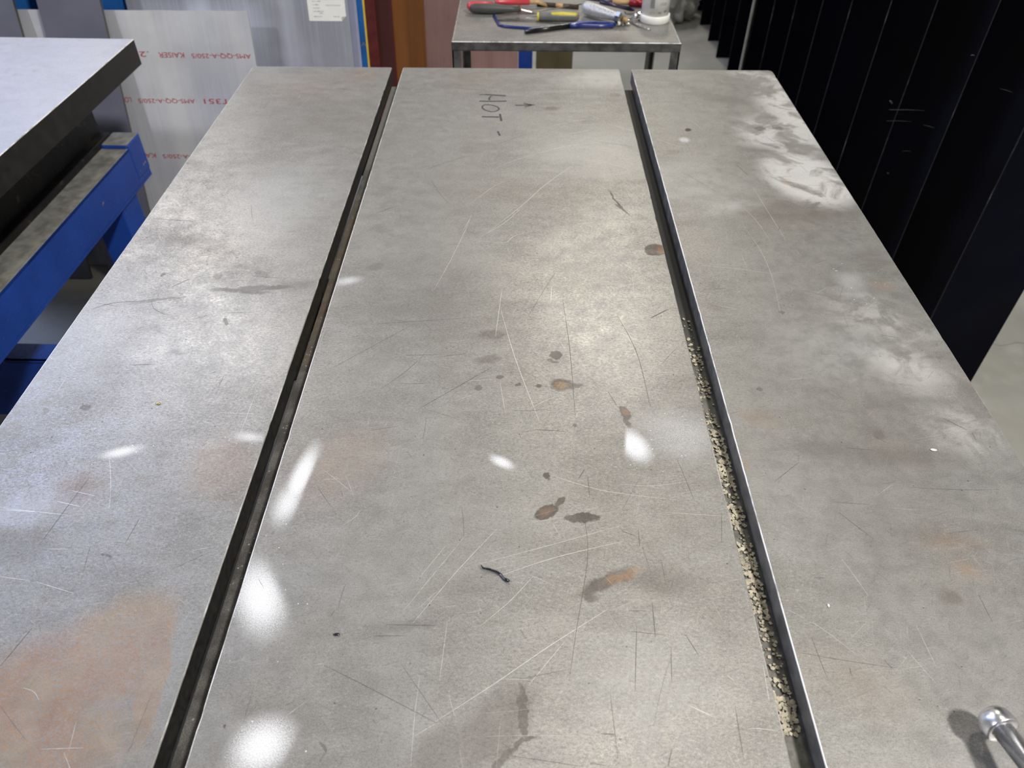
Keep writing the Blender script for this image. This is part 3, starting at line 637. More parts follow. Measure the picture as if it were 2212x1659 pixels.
for sx in (0, 1):
    x0 = -0.14 - sx * 0.75
    # I-beam under the plate
    bm = B(); box(bm, x0 - 0.10, x0 + 0.0, -2.2, -0.06, ZL - 0.082, ZL - 0.066, .002); box(bm, x0 - 0.058, x0 - 0.044 + 0.03, -2.2, -0.06, ZL - 0.235, ZL - 0.082)
    box(bm, x0 - 0.10, x0 + 0.012, -2.2, -0.06, ZL - 0.254, ZL - 0.235, .002); obj('beam', bm, M['beam'], t2, local=True)
    xo = -0.055 if sx == 0 else -0.995
    a, b = (xo - 0.11, xo) if sx == 0 else (xo, xo + 0.11)
    bm = B()
    box(bm, a, b, -2.25, -0.045, ZL - 0.262, ZL - 0.254)
    fx = (xo - .008, xo) if sx == 0 else (xo, xo + .008)
    box(bm, fx[0], fx[1], -2.25, -0.045, ZL - 0.362, ZL - 0.2535, .0015)
    box(bm, a, b, -2.25, -0.045, ZL - 0.370, ZL - 0.362)
    bm.normal_update()
    for f in bm.faces: f.material_index = 1 if (f.normal.z > 0.9 and f.calc_center_median().z > ZL - .3) else 0
    chan = obj('channel', bm, [M['blue'], M['ledge']], t2, local=True)
    if sx == 0:
        bm = B(); box(bm, xo - 0.075, xo + 0.0015, -0.125, -0.04, ZL - 0.350, ZL - 0.242, .006)
        bm.normal_update()
        for f in bm.faces: f.material_index = 1 if f.normal.z > .9 else 0
        o = obj('end_block', bm, [M['blue'], M['ledge']], chan, local=True)
    for yy in (-0.20, -1.95):
        bm = B(); box(bm, a + .012, b - .006, yy - 0.05, yy + 0.05, 0.0, ZL - 0.370, .004); obj('leg', bm, M['blue'], t2, local=True)
    bm = B(); box(bm, a + 0.02, b - .02, -1.9, -0.25, 0.12, 0.20, .003); obj('stretcher', bm, M['blue'], t2, local=True)
yb = (onz(60, 783, 0.30).y - c0.y)
bm = B(); box(bm, -0.98, -0.02, yb, yb + 0.012, 0.10, 0.30, .002); box(bm, -0.98, -0.02, yb, yb + .07, 0.292, 0.30, .001); obj('cross_panel', bm, M['blue'], t2, local=True)

# ------------------------------------------------------------------ sheets standing at the end of the hall
def brushed(name, c, rough=0.3, metal=0.9, streak=0.2, vert=True):
    k = NT(name); v = k.coord()
    s = k.noise(k.mapping(v, scale=(260, 3, 3) if vert else (3, 3, 260)), 1.0, 4, 0.6)
    big = k.noise(v, 4, 4, 0.6)
    cc = k.mix(k.ramp(s, .3, .7), tuple(x * (1 - streak) for x in c), tuple(min(1, x * (1 + streak)) for x in c))
    cc = k.mix(k.ramp(big, .4, .7, 0, .35), cc, tuple(min(1, x * 1.25) for x in c))
    band = k.noise(k.mapping(v, scale=(7, .35, 1)), 1.0, 3, 0.5)
    cc = k.mix(k.ramp(band, .46, .62, 0, .85), cc, tuple(min(1, x * 1.5) for x in c))  # broad pale streaks put reflections into the sheet colour
    k.base(cc); k.metal(metal); k.rough(k.ramp(big, .3, .7, rough - .05, rough + .08)); k.bump(s, 0.08, 0.0004); return k.m
M['alu'] = brushed('mill_aluminium', (0.76, 0.78, 0.84), 0.42, 0.5, 0.06)
M['alu2'] = brushed('brushed_aluminium', (0.54, 0.56, 0.64), 0.34, 0.6, 0.10)
M['greyblue'] = simple('blue_grey_coating', (0.145, 0.15, 0.20), 0.42, 0.1, 0.08, 6)
M['lavender'] = simple('pale_lavender_coating', (0.34, 0.36, 0.50), 0.4, 0.2, 0.06, 8)
M['film'] = simple('blue_protective_film', (0.02, 0.13, 0.42), 0.22, 0.1, 0.18, 9)
M['yellow'] = simple('yellow_film_edge', (0.62, 0.42, 0.03), 0.45, 0, 0.1, 30)
M['redbrown'] = brushed('dark_red_brown_reflection', (0.085, 0.030, 0.024), 0.28, 0.3, 0.25)  # this and the orange tone are reflection bands put into colour
M['orange'] = brushed('orange_brown_reflection', (0.24, 0.095, 0.03), 0.28, 0.35, 0.2)
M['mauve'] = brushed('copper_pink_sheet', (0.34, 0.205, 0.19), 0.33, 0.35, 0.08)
M['olive'] = simple('olive_board', (0.075, 0.063, 0.028), 0.6, 0, 0.15, 8)
M['red_edge'] = simple('red_reflection_edge', (0.28, 0.03, 0.02), 0.5, 0, 0.1, 30)
M['cutedge'] = simple('cut_sheet_edge', (0.62, 0.62, 0.50), 0.4, 0.5, 0.1, 60)
M['darkedge'] = simple('dull_sheet_edge', (0.10, 0.10, 0.09), 0.5, 0.4, 0.1, 60)
M['inkred'] = simple('red_ink', (0.42, 0.035, 0.05), 0.5, 0, 0.2, 300)
M['inkdark'] = simple('grey_ink', (0.16, 0.16, 0.17), 0.6, 0, 0.2, 300)
M['paper'] = simple('white_paper', (0.83, 0.83, 0.81), 0.6, 0, 0.03, 20)
def sheet(name, xl, xr, y0, lean, height, th, mats, label, cat='metal sheet', group=None):
    """front face on y = y0 + z tan(lean); local frame x right, y up the sheet, z out of its front"""
    root = thing(name, label, cat, (xl, y0, 0), 0, group)
    root.rotation_euler = (R(90 - lean), 0, 0)
    bm = B(); sh = th * math.tan(R(lean))
    box(bm, 0, xr - xl, 0, height, -th, 0)
    bm.normal_update()
    for f in bm.faces: f.material_index = 0 if abs(f.normal.z) > .5 else 1
    root.location.z = th * math.sin(R(lean)) if False else th * math.sin(R(lean))
    obj('panel', bm, mats, root, local=True)
    return root
def plane_x(px, py, y0, lean): return onlean(px, py, y0, lean).x
def up(px, py, y0, lean): return onlean(px, py, y0, lean).z / math.cos(R(lean))
# grey-blue coated panels in front
yB, lB = 2.20, 14
sheet('coated_panel', plane_x(89, 40, yB, lB), plane_x(250, 150, yB, lB), yB, lB, 1.25, 0.012, [M['greyblue'], M['darkedge']], 'plain blue-grey coated panel leaning in front of the red-printed aluminium sheet', 'panel')
sheet('coated_panel', plane_x(38, 40, yB, lB) - 0.42, plane_x(38, 40, yB, lB), yB, lB, 1.25, 0.012, [M['greyblue'], M['darkedge']], 'blue-grey coated panel farther from the steel table than its twin', 'panel')
# printed aluminium sheet
y1, l1 = 2.29, 10
xr1 = plane_x(540, 60, y1, l1)
hgt1 = up(400, 24, y1, l1)
xl1 = xr1 - 1.1
s1 = sheet('printed_aluminium_sheet', xl1, xr1, y1, l1, hgt1, 0.0064, [M['alu'], M['cutedge']], 'short mill-finish aluminium sheet with rows of red upside-down print')
def text_mesh(name, body, parent, x_right, yv, width, mat, label=None, hgt=None, zoff=0.0006, rot=True):
    cu = bpy.data.curves.new('t', 'FONT'); cu.body = body; cu.size = 1.0
    to = bpy.data.objects.new('t', cu); col.objects.link(to)
    bpy.context.view_layer.update()
    me = bpy.data.meshes.new_from_object(to.evaluated_get(bpy.context.evaluated_depsgraph_get()))
    bpy.data.objects.remove(to); bpy.data.curves.remove(cu)
    xs = [v.co.x for v in me.vertices]; ys = [v.co.y for v in me.vertices]
    x0, x1_, ya, yb_ = min(xs), max(xs), min(ys), max(ys)
    sx = width / (x1_ - x0); sy = hgt / (yb_ - ya) if hgt else sx
    for v in me.vertices:
        x = (v.co.x - x0) * sx; y = (v.co.y - (ya + yb_) / 2) * sy
        if rot: x, y = -x, -y
        v.co = (x_right + x, yv + y, zoff)
    me.name = name; me.materials.clear(); me.materials.append(mat)
    o = bpy.data.objects.new(name, me); col.objects.link(o); o.parent = parent
    if label: o['label'] = label
def print_at(px_r, px_l, py, body, mat=None):
    xr = plane_x(px_r, py, y1, l1) - xl1; xl = plane_x(px_l, py, y1, l1) - xl1
    text_mesh('printed_words', body, s1, xr, up((px_r + px_l) / 2, py, y1, l1), xr - xl, mat or M['inkred'], None, 0.0155)
print_at(542, 414, 121, 'AMS-QQ-A-250/5'); print_at(398, 343, 119.5, 'KAISER'); print_at(322, 270, 117.5, '.250')
print_at(565, 441, 220, '2024-T351'); print_at(421, 299, 218, 'AMS-QQ-A-250/5'); print_at(284, 262, 216, 'LOT')
print_at(478, 352, 338, 'AMS-QQ-A-250/5'); print_at(337, 280, 336, 'KAISER')
# tall brushed sheet with a paper label
y2, l2 = 2.36, 10
xr2 = plane_x(751, 3, y2, l2); xl2 = plane_x(273, 10, y2, l2)
s2 = sheet('brushed_aluminium_sheet', xl2, xr2, y2, l2, 1.22, 0.004, [M['alu2'], M['darkedge']], 'tall brushed aluminium sheet carrying a white paper label')
s2b = sheet('narrow_aluminium_sheet', xl2 + 0.1, plane_x(769, 3, 2.375, l2), 2.375, l2, 1.22, 0.004, [M['lavender'], M['darkedge']], 'aluminium sheet whose edge peeks out between the labelled sheet and blue film')
yf = 2.39
xrf = plane_x(786, 3, yf, l2)
sf = sheet('film_covered_sheet', xl2 - 0.8, xrf, yf, l2, 1.22, 0.005, [M['film'], M['yellow']], 'sheet under blue protective film with a yellow edge')
bm = B(); box(bm, xrf - (xl2 - 0.8) - 0.005, xrf - (xl2 - 0.8) + 0.0004, 0, 1.219, 0.0002, 0.0008); obj('yellow_margin', bm, M['yellow'], sf, local=True)
text_mesh('printed_mark', 'A-', sf, plane_x(780, 96, yf, l2) - (xl2 - 0.8), up(788, 96, yf, l2), 0.025, M['inkdark'], None, 0.012, 0.0006, False)
# paper label, lying on the brushed sheet
px0 = plane_x(668, 40, y2, l2); px1 = plane_x(750, 30, y2, l2)
pb = up(700, 46, y2, l2); wl = px1 - px0 - 0.004
lab = thing('paper_label', 'white paper label with lines of small print and a folded corner', 'label')
lab.matrix_world = s2.rotation_euler.to_matrix().to_4x4()
lab.location = s2.location + s2.rotation_euler.to_matrix() @ Vector((px0 - xl2, pb, 0.0004)); lab.rotation_euler = s2.rotation_euler
bm = B(); HL = 0.13; fo = 0.014
a, b = prism(bm, [(0, 0.002), (0.002, 0), (wl - fo, 0), (wl, fo), (wl, HL), (0, HL)], 0, 0.0004); obj('paper', bm, M['paper'], lab, local=True)
bm = B(); vs = [bm.verts.new(p) for p in ((wl - fo, 0, .0006), (wl, fo, .0006), (wl - fo * .9, fo * .95, .004))]; bm.faces.new(vs); obj('folded_corner', bm, simple('yellowed_paper', (.62, .60, .50), .6, 0, .05, 40), lab, local=True)
rl = random.Random(3)
def print_row(x, y, wrow, parent, h=0.0022, zz=0.0007):
    bm = B(); xx = x
    while xx < x + wrow:
        ww = rl.uniform(.0010, .0022); h2 = h * rl.uniform(.6, 1.1)
        box(bm, xx, xx + ww, y, y + h2, zz, zz + .00005); xx += ww + rl.uniform(.0004, .0028)
    obj('print_row', bm, M['inkdark'], parent, local=True)
sc = wl / 88
for (x, y, ww) in ((12, 9, 20), (58, 9, 14), (26, 16, 8), (12, 20, 26), (12, 27, 17), (12, 34, 14), (42, 33, 25), (70, 33, 8), (12, 41, 18), (40, 47, 16), (14, 55, 30), (14, 63, 50)): print_row(x * sc, y * sc, ww * sc, lab)
# copper sheet, its reflection bands built as separate coloured sheets
yc, lc = 2.74, 9
sheet('red_brown_reflection', plane_x(801, 60, yc, lc) - .15, plane_x(850, 60, yc, lc), yc, lc, 1.2, 0.005, [M['redbrown'], M['red_edge']], 'dark red-brown reflection band of the copper sheet, built as a sheet')
sheet('red_reflection', plane_x(801, 60, yc, lc) - .16, plane_x(813, 60, yc - .03, lc), yc - .03, lc, 1.2, 0.005, [simple('crimson_reflection_tone', (.13, .027, .022), .35), M['red_edge']], 'narrow deep red reflection band next to the blue film sheet, built as a sheet')
sheet('orange_brown_reflection', plane_x(801, 60, yc, lc) - .14, plane_x(918, 60, yc + .03, lc), yc + .03, lc, 1.2, 0.005, [M['orange'], M['darkedge']], 'orange-brown reflection band of the copper sheet, built as a glossy sheet')
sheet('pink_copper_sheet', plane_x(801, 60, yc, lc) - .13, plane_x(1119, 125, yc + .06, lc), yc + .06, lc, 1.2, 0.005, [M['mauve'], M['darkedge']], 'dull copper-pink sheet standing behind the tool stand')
yo = 3.30
sheet('olive_board', plane_x(1158, 125, yo, 4), plane_x(1237, 125, yo, 4), yo, 4, 0.95, 0.016, [M['olive'], simple('brown_board_edge', (.07, .042, .012), .6)], 'olive-brown board standing behind the tool stand beside the blue post', 'board')
# rack the sheets lean on
yk = 3.0
rack = thing('sheet_rack', 'blue steel rack with upright posts that the copper-coloured sheets lean on', 'rack', (-0.5, yk + .03, 0))
xp = ony(1135, 125, yk).x
M['rackblue'] = simple('rack_blue_paint', (0.010, 0.045, 0.27), 0.4, 0, 0.1, 12)
for x in (xp, -1.1):
    bm = B(); box(bm, x - .0275, x + .0275, yk, yk + .06, 0.008, 1.5, .003); p = obj('post', bm, M['rackblue'], rack)
    bm = B(); box(bm, x - .06, x + .06, yk - .005, yk + .12, 0.0, 0.008, .001); obj('foot_plate', bm, M['rackblue'], p)
for zr in (1.06, 1.42):
    bm = B(); box(bm, -1.1 + .028, xp - .028, yk, yk + .04, zr, zr + .06, .003); obj('rail', bm, M['rackblue'], rack)
rail = thing('leaning_rail', 'dark steel rail on two posts behind the aluminium sheets', 'rail', (-1.4, 2.71, 0))
for x in (-2.2, -0.80):
    bm = B(); box(bm, x - .02, x + .02, 2.695, 2.725, 0.0, 1.12, .002); obj('post', bm, M['frame_steel'], rail)
bm = B(); box(bm, -2.25, -0.76, 2.695, 2.725, 1.12, 1.16, .002); obj('bar', bm, M['frame_steel'], rail)

# ------------------------------------------------------------------ dark screen of hanging strips
def strip_mat():
    k = NT('near_black_strip'); v = k.coord()
    c = k.mix(k.ramp(k.noise(v, 2.2, 4), .35, .7), (0.0010, 0.0013, 0.0035), (0.0020, 0.0028, 0.0085))
    sm = k.ramp(k.noise(k.mapping(v, scale=(3, 3, 160)), 1.0, 2), .77, .80)
    c = k.mix(k.math('MULTIPLY', sm, .10), c, (0.2, 0.2, 0.22))
    k.base(c); k.rough(k.ramp(k.noise(v, 8, 3), .3, .7, .42, .6)); k.b.inputs['Specular IOR Level'].default_value = 0.06; return k.m
M['strip'] = strip_mat()
def strip_edge():
    k = NT('scuffed_strip_edge'); v = k.coord()
    f = k.ramp(k.noise(k.mapping(v, scale=(1, 5, 1)), 7, 5, 0.75), .54, .72)
    c = k.mix(f, (0.004, 0.004, 0.007), (0.17, 0.17, 0.17))
    k.base(c); k.rough(.6); return k.m
M['strip_edge'] = strip_edge()
screen = thing('strip_screen', 'tall screen of near-black upright strips beside the steel table', 'screen', (1.24, 3.3, 0))
X0S, WS, Y0S, DY = 1.13, 0.213, 1.635, 0.28
rq = random.Random(2)
for i in range(14):
    bm = B(); y = Y0S + i * DY
    box(bm, 0, WS + (0.03 if i > 3 else 0), -0.0022, 0.0022, 0.0, 2.34, .0008)
    rot = Matrix.Rotation(R(rq.uniform(-2, 2)), 4, 'Z')
    bmesh.ops.transform(bm, matrix=Matrix.Translation((X0S + rq.uniform(-.004, .004), y + rq.uniform(-.006, .006), 0)) @ rot, verts=bm.verts)
    bm.normal_update()
    for f in bm.faces: f.material_index = 1 if f.normal.x < -0.35 else 0
    st = obj('strip', bm, [M['strip'], M['strip_edge']], screen)
    if i == 8:
        bm = B(); box(bm, X0S - .016, X0S - .006, y - .008, y + .004, 0, 2.34, .002); obj('gap_strip', bm, simple('cream_gap_tone', (.42, .40, .34), .55), st)  # added cream strip stands for the bright gap between two strips
M['scuff'] = simple('pale_scuff', (.12, .12, .13), .6, 0, .3, 200)
zq = zoom(1460, 0, 752 / 2212)
def scuff(p, q, i, wd):
    y = Y0S + i * DY - .0032
    P, Q = [ony(*zq(c)[0], y) for c in (p, q)]
    bm = B(); tube(bm, [P, (P + Q) / 2 + Vector((0, 0, .001)), Q], [wd * .6, wd, wd * .3], 6); obj('scuff', bm, M['scuff'], screen)
scuff((1355, 697), (1580, 702), 2, .0011); scuff((1340, 768), (1500, 772), 2, .0007); scuff((1575, 795), (1640, 812), 2, .0009); scuff((2060, 563), (2140, 588), 1, .0008); scuff((1435, 960), (1495, 961), 2, .0006); scuff((1875, 352), (1900, 353), 1, .0014); scuff((1340, 1100), (1355, 1102), 2, .0016); scuff((1360, 640), (1375, 660), 2, .0028)
bm = B(); box(bm, X0S - .02, X0S + WS + .05, Y0S - .05, Y0S + 13 * DY + .05, 2.34, 2.40, .003); obj('top_rail', bm, M['strip'], screen)

# ------------------------------------------------------------------ tool stand with tools
ZC = 0.855
fl, fr = onz(975, 88, ZC), onz(1473, 93, ZC)
yfr = (fl.y + fr.y) / 2; yrr = yfr + 0.42
X0, X1 = fl.x, fr.x
M['stand_top'] = plate_steel('tool_stand_steel', (((1330, 70), (40, 0), 8, .8, .3), ((1090, 60), (30, 0), 10, .8, .25)), (), (), (), (), 21.0)
M['angle'] = simple('angle_iron', (0.15, 0.15, 0.147), 0.42, 0.6, 0.35, 30, 0.15)
stand = thing('tool_stand', 'small welded angle-iron stand with grey sheet top holding hand tools', 'stand', ((X0 + X1) / 2, (yfr + yrr) / 2, 0))
bm = B(); box(bm, X0 + .003, X1 - .003, yfr + .003, yrr - .003, ZC - .006, ZC - .0025); obj('top_sheet', bm, M['stand_top'], stand)
def angle(name, x0, x1, y0, y1):
    bm = B(); box(bm, x0, x1, y0, y1, ZC - .026, ZC, .0028); bm.normal_update()
    for f in bm.faces: f.material_index = 1 if f.normal.z > .25 else 0
    obj(name, bm, [M['angle'], M['worn_lit_edge']], stand)
angle('rim', X0, X1, yfr, yfr + .0035); angle('rim', X0, X1, yrr - .0035, yrr); angle('rim', X0, X0 + .0035, yfr + .0035, yrr - .0035); angle('rim', X1 - .0035, X1, yfr + .0035, yrr - .0035)
for x, sx in ((X0 + .0005, 1), (X1 - .0005, -1)):
    for y, sy in ((yfr + .0005, 1), (yrr - .0005, -1)):
        bm = B(); box(bm, min(x, x + sx * .025), max(x, x + sx * .025), min(y, y + sy * .004), max(y, y + sy * .004), 0, ZC - .0262)
        box(bm, min(x, x + sx * .004), max(x, x + sx * .004), min(y, y + sy * .025), max(y, y + sy * .025), 0, ZC - .0262); obj('leg', bm, M['angle'], stand)
bm = B(); box(bm, X0 + .005, X1 - .005, yfr + .005, yrr - .005, .16, .165); obj('lower_shelf', bm, M['angle'], stand)
ZS = ZC - .0025
def P(px, py, h): return onz(px, py, ZS + h)
za = zoom(980, 0, 300 / 2212); zb = zoom(1220, 0, 300 / 2212)
def PA(x, y, h): p = za((x, y))[0]; return P(p[0], p[1], h)
def PB(x, y, h): p = zb((x, y))[0]; return P(p[0], p[1], h)
M['rubber'] = simple('dark_grey_rubber', (0.055, 0.06, 0.058), 0.55, 0, 0.1, 60)
M['redplastic'] = simple('red_plastic', (0.55, 0.06, 0.075), 0.35, 0, 0.08, 30)
M['tan'] = simple('tan_wood', (0.45, 0.29, 0.13), 0.5, 0, 0.15, 60)
M['yellowplastic'] = simple('yellow_plastic', (0.55, 0.45, 0.03), 0.4, 0, 0.1, 30)
M['greyplastic'] = simple('grey_plastic', (0.13, 0.135, 0.13), 0.4, 0, 0.1, 30)
M['bluepaint'] = simple('blue_tool_paint', (0.015, 0.03, 0.17), 0.25, 0, 0.1, 30)
M['black'] = simple('black_plastic', (0.006, 0.006, 0.007), 0.25, 0, 0.1, 30)
M['whiteplastic'] = simple('white_plastic', (0.80, 0.80, 0.77), 0.35, 0, 0.03, 20)
M['purple'] = simple('dark_purple_plastic', (0.03, 0.022, 0.06), 0.3, 0, 0.1, 30)
def glitter():
    k = NT('silver_sprayed_wood'); v = k.coord()
    c = k.mix(k.ramp(k.noise(v, 500, 3, .7), .35, .65), (.34, .34, .34), (.88, .88, .90)); k.base(c); k.metal(.6); k.rough(.4); k.bump(k.noise(v, 500, 3, .7), .5, .001); return k.m
M['glitter'] = glitter()
M['foil'] = simple('crumpled_foil', (0.55, 0.55, 0.53), 0.18, 1.0, 0.1, 60)
# big utility knife
t = thing('utility_knife', 'chunky knife with dark grey rubber grip and red rim', 'knife', PA(420, 150, 0))
a, b = PA(250, 125, .016), PA(1060, 150, .012)
bm = B(); tube(bm, [a + (b - a) * f for f in (0, .03, .1, .3, .5, .62, .8, 1)], [.006, .013, .0155, .0165, .0160, .013, .011, .008], 14, True, .9); obj('grip', bm, M['rubber'], t, smooth=True)
o3 = Vector((-0.002, 0.006, .003))
bm = B(); tube(bm, [a + (b - a) * f + o3 + Vector((-.003, 0, 0)) for f in (-.015, .02, .1, .3, .5)], [.006, .0125, .0152, .016, .0145], 14, True, .9); obj('red_shell', bm, M['redplastic'], t, smooth=True)
bm = B(); q = PA(1045, 135, .012); lathe(bm, [(.0085, -.004), (.009, 0), (.0085, .006)], q, b - a, 16); obj('collar', bm, simple('dark_red_plastic', (.14, .01, .015), .35), t)
a2, b2 = PA(1060, 135, .012), PA(1330, 200, .003)
dd = (b2 - a2); 
bm = B(); tube(bm, [a2, a2 + dd * .7, b2], [.008, .009, .001], 8, True, .12); obj('blade', bm, M['bare'], t)
# red rod with wooden end
t = thing('red_handled_brush', 'long red rod with a tan wooden end lying behind the grey knife', 'brush', PA(1000, 20, 0))
a, b = PA(660, 35, .022), PA(1200, 35, .016); bm = B(); tube(bm, [a, a + (b - a) * .1, b], [.007, .0085, .008], 14); obj('red_sleeve', bm, M['redplastic'], t, smooth=True)
c = b + (b - a) * .55; bm = B(); tube(bm, [b, b + (c - b) * .5, c + Vector((0, 0, -.009))], [.0062, .006, .005], 12); obj('wooden_end', bm, M['tan'], t, smooth=True)
# second wooden stick
t = thing('wooden_stick', 'dark brown wooden stick with tan tip lying behind the yellow handled chisel', 'stick', PA(1650, 60, 0))
a, b = PA(1330, 60, .006), PA(1990, 110, .006)
bm = B(); tube(bm, [a, b], .006, 10); obj('shaft', bm, simple('dark_stained_wood', (.045, .025, .014), .5, 0, .3, 60), t, smooth=True)
bm = B(); d = (b - a).normalized(); tube(bm, [a + d * .058, a + d * .08], .0064, 10); obj('band', bm, M['tan'], t, smooth=True)
# chisel with grey and yellow handle
t = thing('chisel', 'chisel with grey and yellow plastic handle and dull steel blade', 'chisel', PA(1650, 300, 0))
a, b = PA(1330, 265, .012), PA(2000, 270, .012)
bm = B(); tube(bm, [a + (b - a) * f for f in (0, .03, .12, .5, .85, .97, 1)], [.007, .0105, .0115, .0125, .0115, .0095, .005], 14); obj('handle', bm, M['greyplastic'], t, smooth=True)
up2 = Vector((0, -.002, .0052)); bm = B(); tube(bm, [a + (b - a) * f + up2 for f in (.28, .35, .6, .9, .96)], [.004, .0075, .0085, .0075, .004], 12); obj('yellow_inlay', bm, M['yellowplastic'], t, smooth=True)
bm = B(); lathe(bm, [(.0108, -.0005), (.0118, .002), (.0118, .005)], a, b - a, 16); obj('yellow_ring', bm, M['yellowplastic'], t)
e = PA(700, 305, .004); bm = B(); tube(bm, [a, a + (e - a) * .15, a + (e - a) * .3, e], [.0045, .0045, .007, .007], 8, True, .3); obj('blade', bm, M['bare'], t)
# thin scriber
t = thing('scriber', 'thin dark steel rod lying slantwise over the chisel handle', 'rod', PA(1500, 190, 0))
bm = B(); tube(bm, [PA(1330, 195, .021), PA(1700, 120, .024), PA(2040, 65, .026)], [.0006, .0014, .0016], 8); obj('rod', bm, M['angle'], t, smooth=True)
# junior hacksaw with blue wire frame
t = thing('junior_hacksaw', 'small hacksaw with bent blue wire frame and looped handle', 'saw', PA(1200, 440, 0))
pts = [PA(640, 245, .004), PA(690, 330, .004), PA(725, 395, .004), PA(800, 418, .004), PA(1000, 435, .004), PA(1250, 452, .004), PA(1560, 425, .004), PA(1800, 395, .005), PA(2050, 360, .0068), PA(2250, 365, .0068), PA(2480, 378, .0068), PA(2560, 393, .0068), PA(2520, 413, .0068), PA(2300, 420, .0068), PA(2050, 415, .0068), PA(1850, 415, .0068)]
bm = B(); tube(bm, pts, [.0036] * 8 + [.0056] * 8, 10); obj('frame', bm, M['bluepaint'], t, smooth=True)
bm = B(); tube(bm, [PA(660, 270, .003), PA(1300, 330, .003), PA(1850, 385, .003)], [.002, .0026, .002], 6, True, .25); obj('blade', bm, M['bare'], t)
# black marker with silver tip
t = thing('marker_pen', 'black marker pen with silver pointed end near the front rim', 'pen', PA(1550, 470, 0))
a, b = PA(1135, 505, .0062), PA(1875, 412, .0062); d = b - a
bm = B(); tube(bm, [a, a + d], .0062, 16); obj('barrel', bm, M['black'], t, smooth=False)
for p in t.children[0].data.polygons: p.use_smooth = len(p.vertices) == 4
bm = B(); tube(bm, [b, b + d * .08, b + d * .19], [.0056, .005, .002], 14); obj('tip', bm, M['chrome'], t, smooth=True)
nrm = Vector((-d.y, d.x, 0)).normalized()
bm = B(); s_ = a + d * .10; e_ = a + d * .93; box(bm, 0, (e_ - s_).length, -.0022, .0022, 0, .0012, .0004, Matrix.Translation(s_ + Vector((0, 0, .0056)) + nrm * .0018) @ Matrix.Rotation(math.atan2(d.y, d.x), 4, 'Z')); obj('clip', bm, M['chrome'], t)
# silver-sprayed wooden handle with ferrule
t = thing('silver_handle', 'tapered wooden handle sprayed silver with bare wood end and bright ferrule', 'handle', PB(600, 250, 0))
a, b = PB(330, 120, .022), PB(850, 275, .0215); d = b - a; dn = d.normalized()
bm = B(); tube(bm, [a + d * f for f in (0, .05, .3, .55, .75, .9, 1.0)], [.0175, .0185, .0180, .0165, .0135, .0125, .0125], 20); obj('silver_body', bm, M['glitter'], t, smooth=True)
bm = B(); lathe(bm, [(.0, -.0045), (.009, -.004), (.015, -.002), (.0172, .001)], a, d, 20); obj('wood_end', bm, simple('pale_wood', (.62, .47, .36), .6, 0, .1, 80), t, smooth=True)
bm = B(); lathe(bm, [(.0125, -.002), (.0195, .001), (.0200, .014), (.0150, .018)], b, d, 9); obj('ferrule', bm, M['foil'], t)
bm = B(); tube(bm, [b + dn * .019, b + dn * .030 - Vector((0, 0, .0015)), b + dn * .036 - Vector((0, 0, .003))], [.006, .0065, .003], 12); obj('wood_tip', bm, M['tan'], t, smooth=True)
# crumpled foil scraps
def foil(name, c, r, label, seed, st=(1, 1, 1)):
    bm = B(); bmesh.ops.create_icosphere(bm, subdivisions=3, radius=r)
    for v in bm.verts:
        v.co *= 1 + 0.7 * noise.noise(v.co * (1.6 / r) + Vector((seed, 0, 0))); v.co = Vector((v.co.x * st[0], v.co.y * st[1], v.co.z * st[2]))
    zm = min(v.co.z for v in bm.verts)
    bmesh.ops.translate(bm, vec=(c.x, c.y, ZS - zm), verts=bm.verts)
    tag(rebase(obj(name, bm, M['foil'])), label, 'foil')
foil('foil_scrap', PB(1180, 330, 0), .013, 'crumpled foil strip pointing out from under the white tub', 4.0, (1.5, .8, .7))
foil('foil_scrap', PB(990, 400, 0), .009, 'small crumpled foil lump beside the silver handle ferrule', 9.0, (1.1, .9, .9))
t = thing('tweezers', 'pointed steel tweezers poking out in front of the white tub', 'tweezers', PB(1250, 420, 0))
for s in (-1, 1):
    bm = B(); tube(bm, [PB(1030, 300 + s * 6, .008), PB(1200, 400 + s * 8, .006), PB(1370, 475 + s * 3, .002)], [.004, .003, .0008], 8, True, .35); obj('arm', bm, M['bare'], t, smooth=True)
# purple pens and red marker
for k_, (p, q, lab_, h) in enumerate((((560, 30), (1110, 165), 'dark purple pen lying against the white tub', .013), ((330, -30), (900, 50), 'dark purple pen lying behind its twin and the silver handle', .013))):
    t = thing('purple_pen', lab_, 'pen', PB(*p, 0), group='purple pens on the tool stand'); a, b = PB(*p, h + .02 * (1 - k_)), PB(*q, h * .55); d = b - a
    bm = B(); tube(bm, [a, a + d * .9], .0052, 12); obj('barrel', bm, M['purple'], t, smooth=True)
    bm = B(); tube(bm, [a + d * .9, b], [.0052, .002], 12); obj('cap', bm, M['bluepaint'], t, smooth=True)
t = thing('red_marker', 'red marker with tan barrel half hidden behind the white tub', 'pen', PB(1100, 20, 0)); a, b = PB(760, 25, .010), PB(1300, 55, .010); d = b - a
bm = B(); tube(bm, [a, a + d * .5], .0075, 14); obj('barrel', bm, M['tan'], t, smooth=True)
bm = B(); tube(bm, [a + d * .5, b], .010, 14); obj('cap', bm, simple('crimson_plastic', (.35, .012, .03), .3), t, smooth=True)
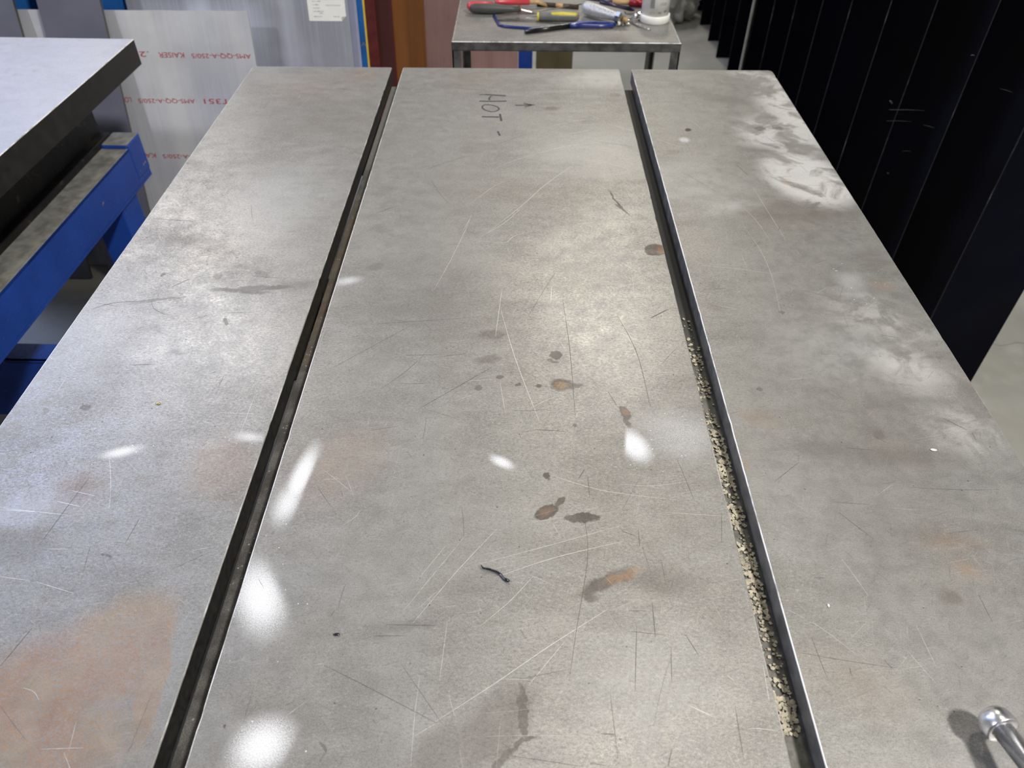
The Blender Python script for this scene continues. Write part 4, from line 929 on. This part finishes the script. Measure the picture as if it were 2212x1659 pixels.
# white tub standing on its cap
c = PB(1420, 330, 0); rC = (PB(1660, 330, 0) - PB(1180, 330, 0)).length / 2
t = thing('white_tub', 'white plastic tub with printed barcode standing upside down on its cap', 'tub', c)
bm = B(); lathe(bm, [(rC * .93, 0), (rC * .98, .003), (rC, .010), (rC, .020), (rC * .95, .0215)], c, (0, 0, 1), 40); obj('cap', bm, M['whiteplastic'], t)
for p in t.children[0].data.polygons: p.use_smooth = len(p.vertices) == 4
rB = rC * .90
bm = B(); lathe(bm, [(rB, .0215), (rB, .115), (rB * .93, .125), (rB * .6, .130)], c, (0, 0, 1), 40); body = obj('body', bm, M['whiteplastic'], t)
for p in body.data.polygons: p.use_smooth = len(p.vertices) == 4
def on_tub(bm, ang0, ang1, z0, z1):
    n = 3; r = rB + .0004; V = []
    for i in range(n + 1):
        a = R(ang0 + (ang1 - ang0) * i / n); V.append((bm.verts.new((c.x + r * math.sin(a), c.y - r * math.cos(a), c.z + z0)), bm.verts.new((c.x + r * math.sin(a), c.y - r * math.cos(a), c.z + z1))))
    for i in range(n): bm.faces.new((V[i][0], V[i + 1][0], V[i + 1][1], V[i][1]))
bm = B(); zz = .045
for i in range(16):
    h = rl.uniform(.0008, .0024); on_tub(bm, -32, -14, zz, zz + h); zz += h + rl.uniform(.0007, .0014)
obj('barcode', bm, M['inkdark'], body)
M['inkpale'] = simple('pale_grey_ink', (.45, .45, .44), .6)
for (a0, a1, z0, h) in ((-32, -14, .040, .0025), (-34, -12, .026, .0028), (-34, -10, .029, .0028), (8, 38, .051, .0028), (8, 40, .054, .0028), (10, 36, .057, .0028), (4, 18, .031, .004), (4, 20, .027, .0015), (28, 44, .033, .006)):
    bm = B(); x = a0
    while x < a1:
        w_ = rl.uniform(1.0, 2.4); on_tub(bm, x, min(x + w_, a1), z0, z0 + h * rl.uniform(.6, 1)); x += w_ + .8
    obj('print_row', bm, M['inkdark'] if h > .003 else M['inkpale'], body)

# ------------------------------------------------------------------ crumpled bag on the floor far back
def bagmat():
    k = NT('cloudy_plastic_film'); v = k.coord()
    k.base(k.mix(k.ramp(k.noise(v, 6, 4), .35, .65), (.34, .34, .29), (.62, .62, .58))); k.rough(.22); return k.m
bm = B(); bmesh.ops.create_icosphere(bm, subdivisions=5, radius=1)
for v in bm.verts:
    n = v.co.normalized()
    cr = abs(noise.noise(Vector((n.x * 5, n.y * 5, n.z * 1.6)) + Vector((3, 1, 2)))) + .5 * abs(noise.noise(n * 9))
    v.co = Vector((n.x * .27, n.y * .22, n.z * .32)) * (1.08 - .38 * cr)
    if v.co.z < -.17: v.co.z = -.17 + (v.co.z + .17) * .05
zm = min(v.co.z for v in bm.verts)
pbag = onz(1466, 64, 0)
bmesh.ops.translate(bm, vec=(pbag.x - .12, pbag.y + .23, -zm), verts=bm.verts)
tag(rebase(obj('plastic_bag', bm, bagmat(), smooth=True)), 'crumpled cloudy plastic bag on the floor behind the tool stand', 'bag')
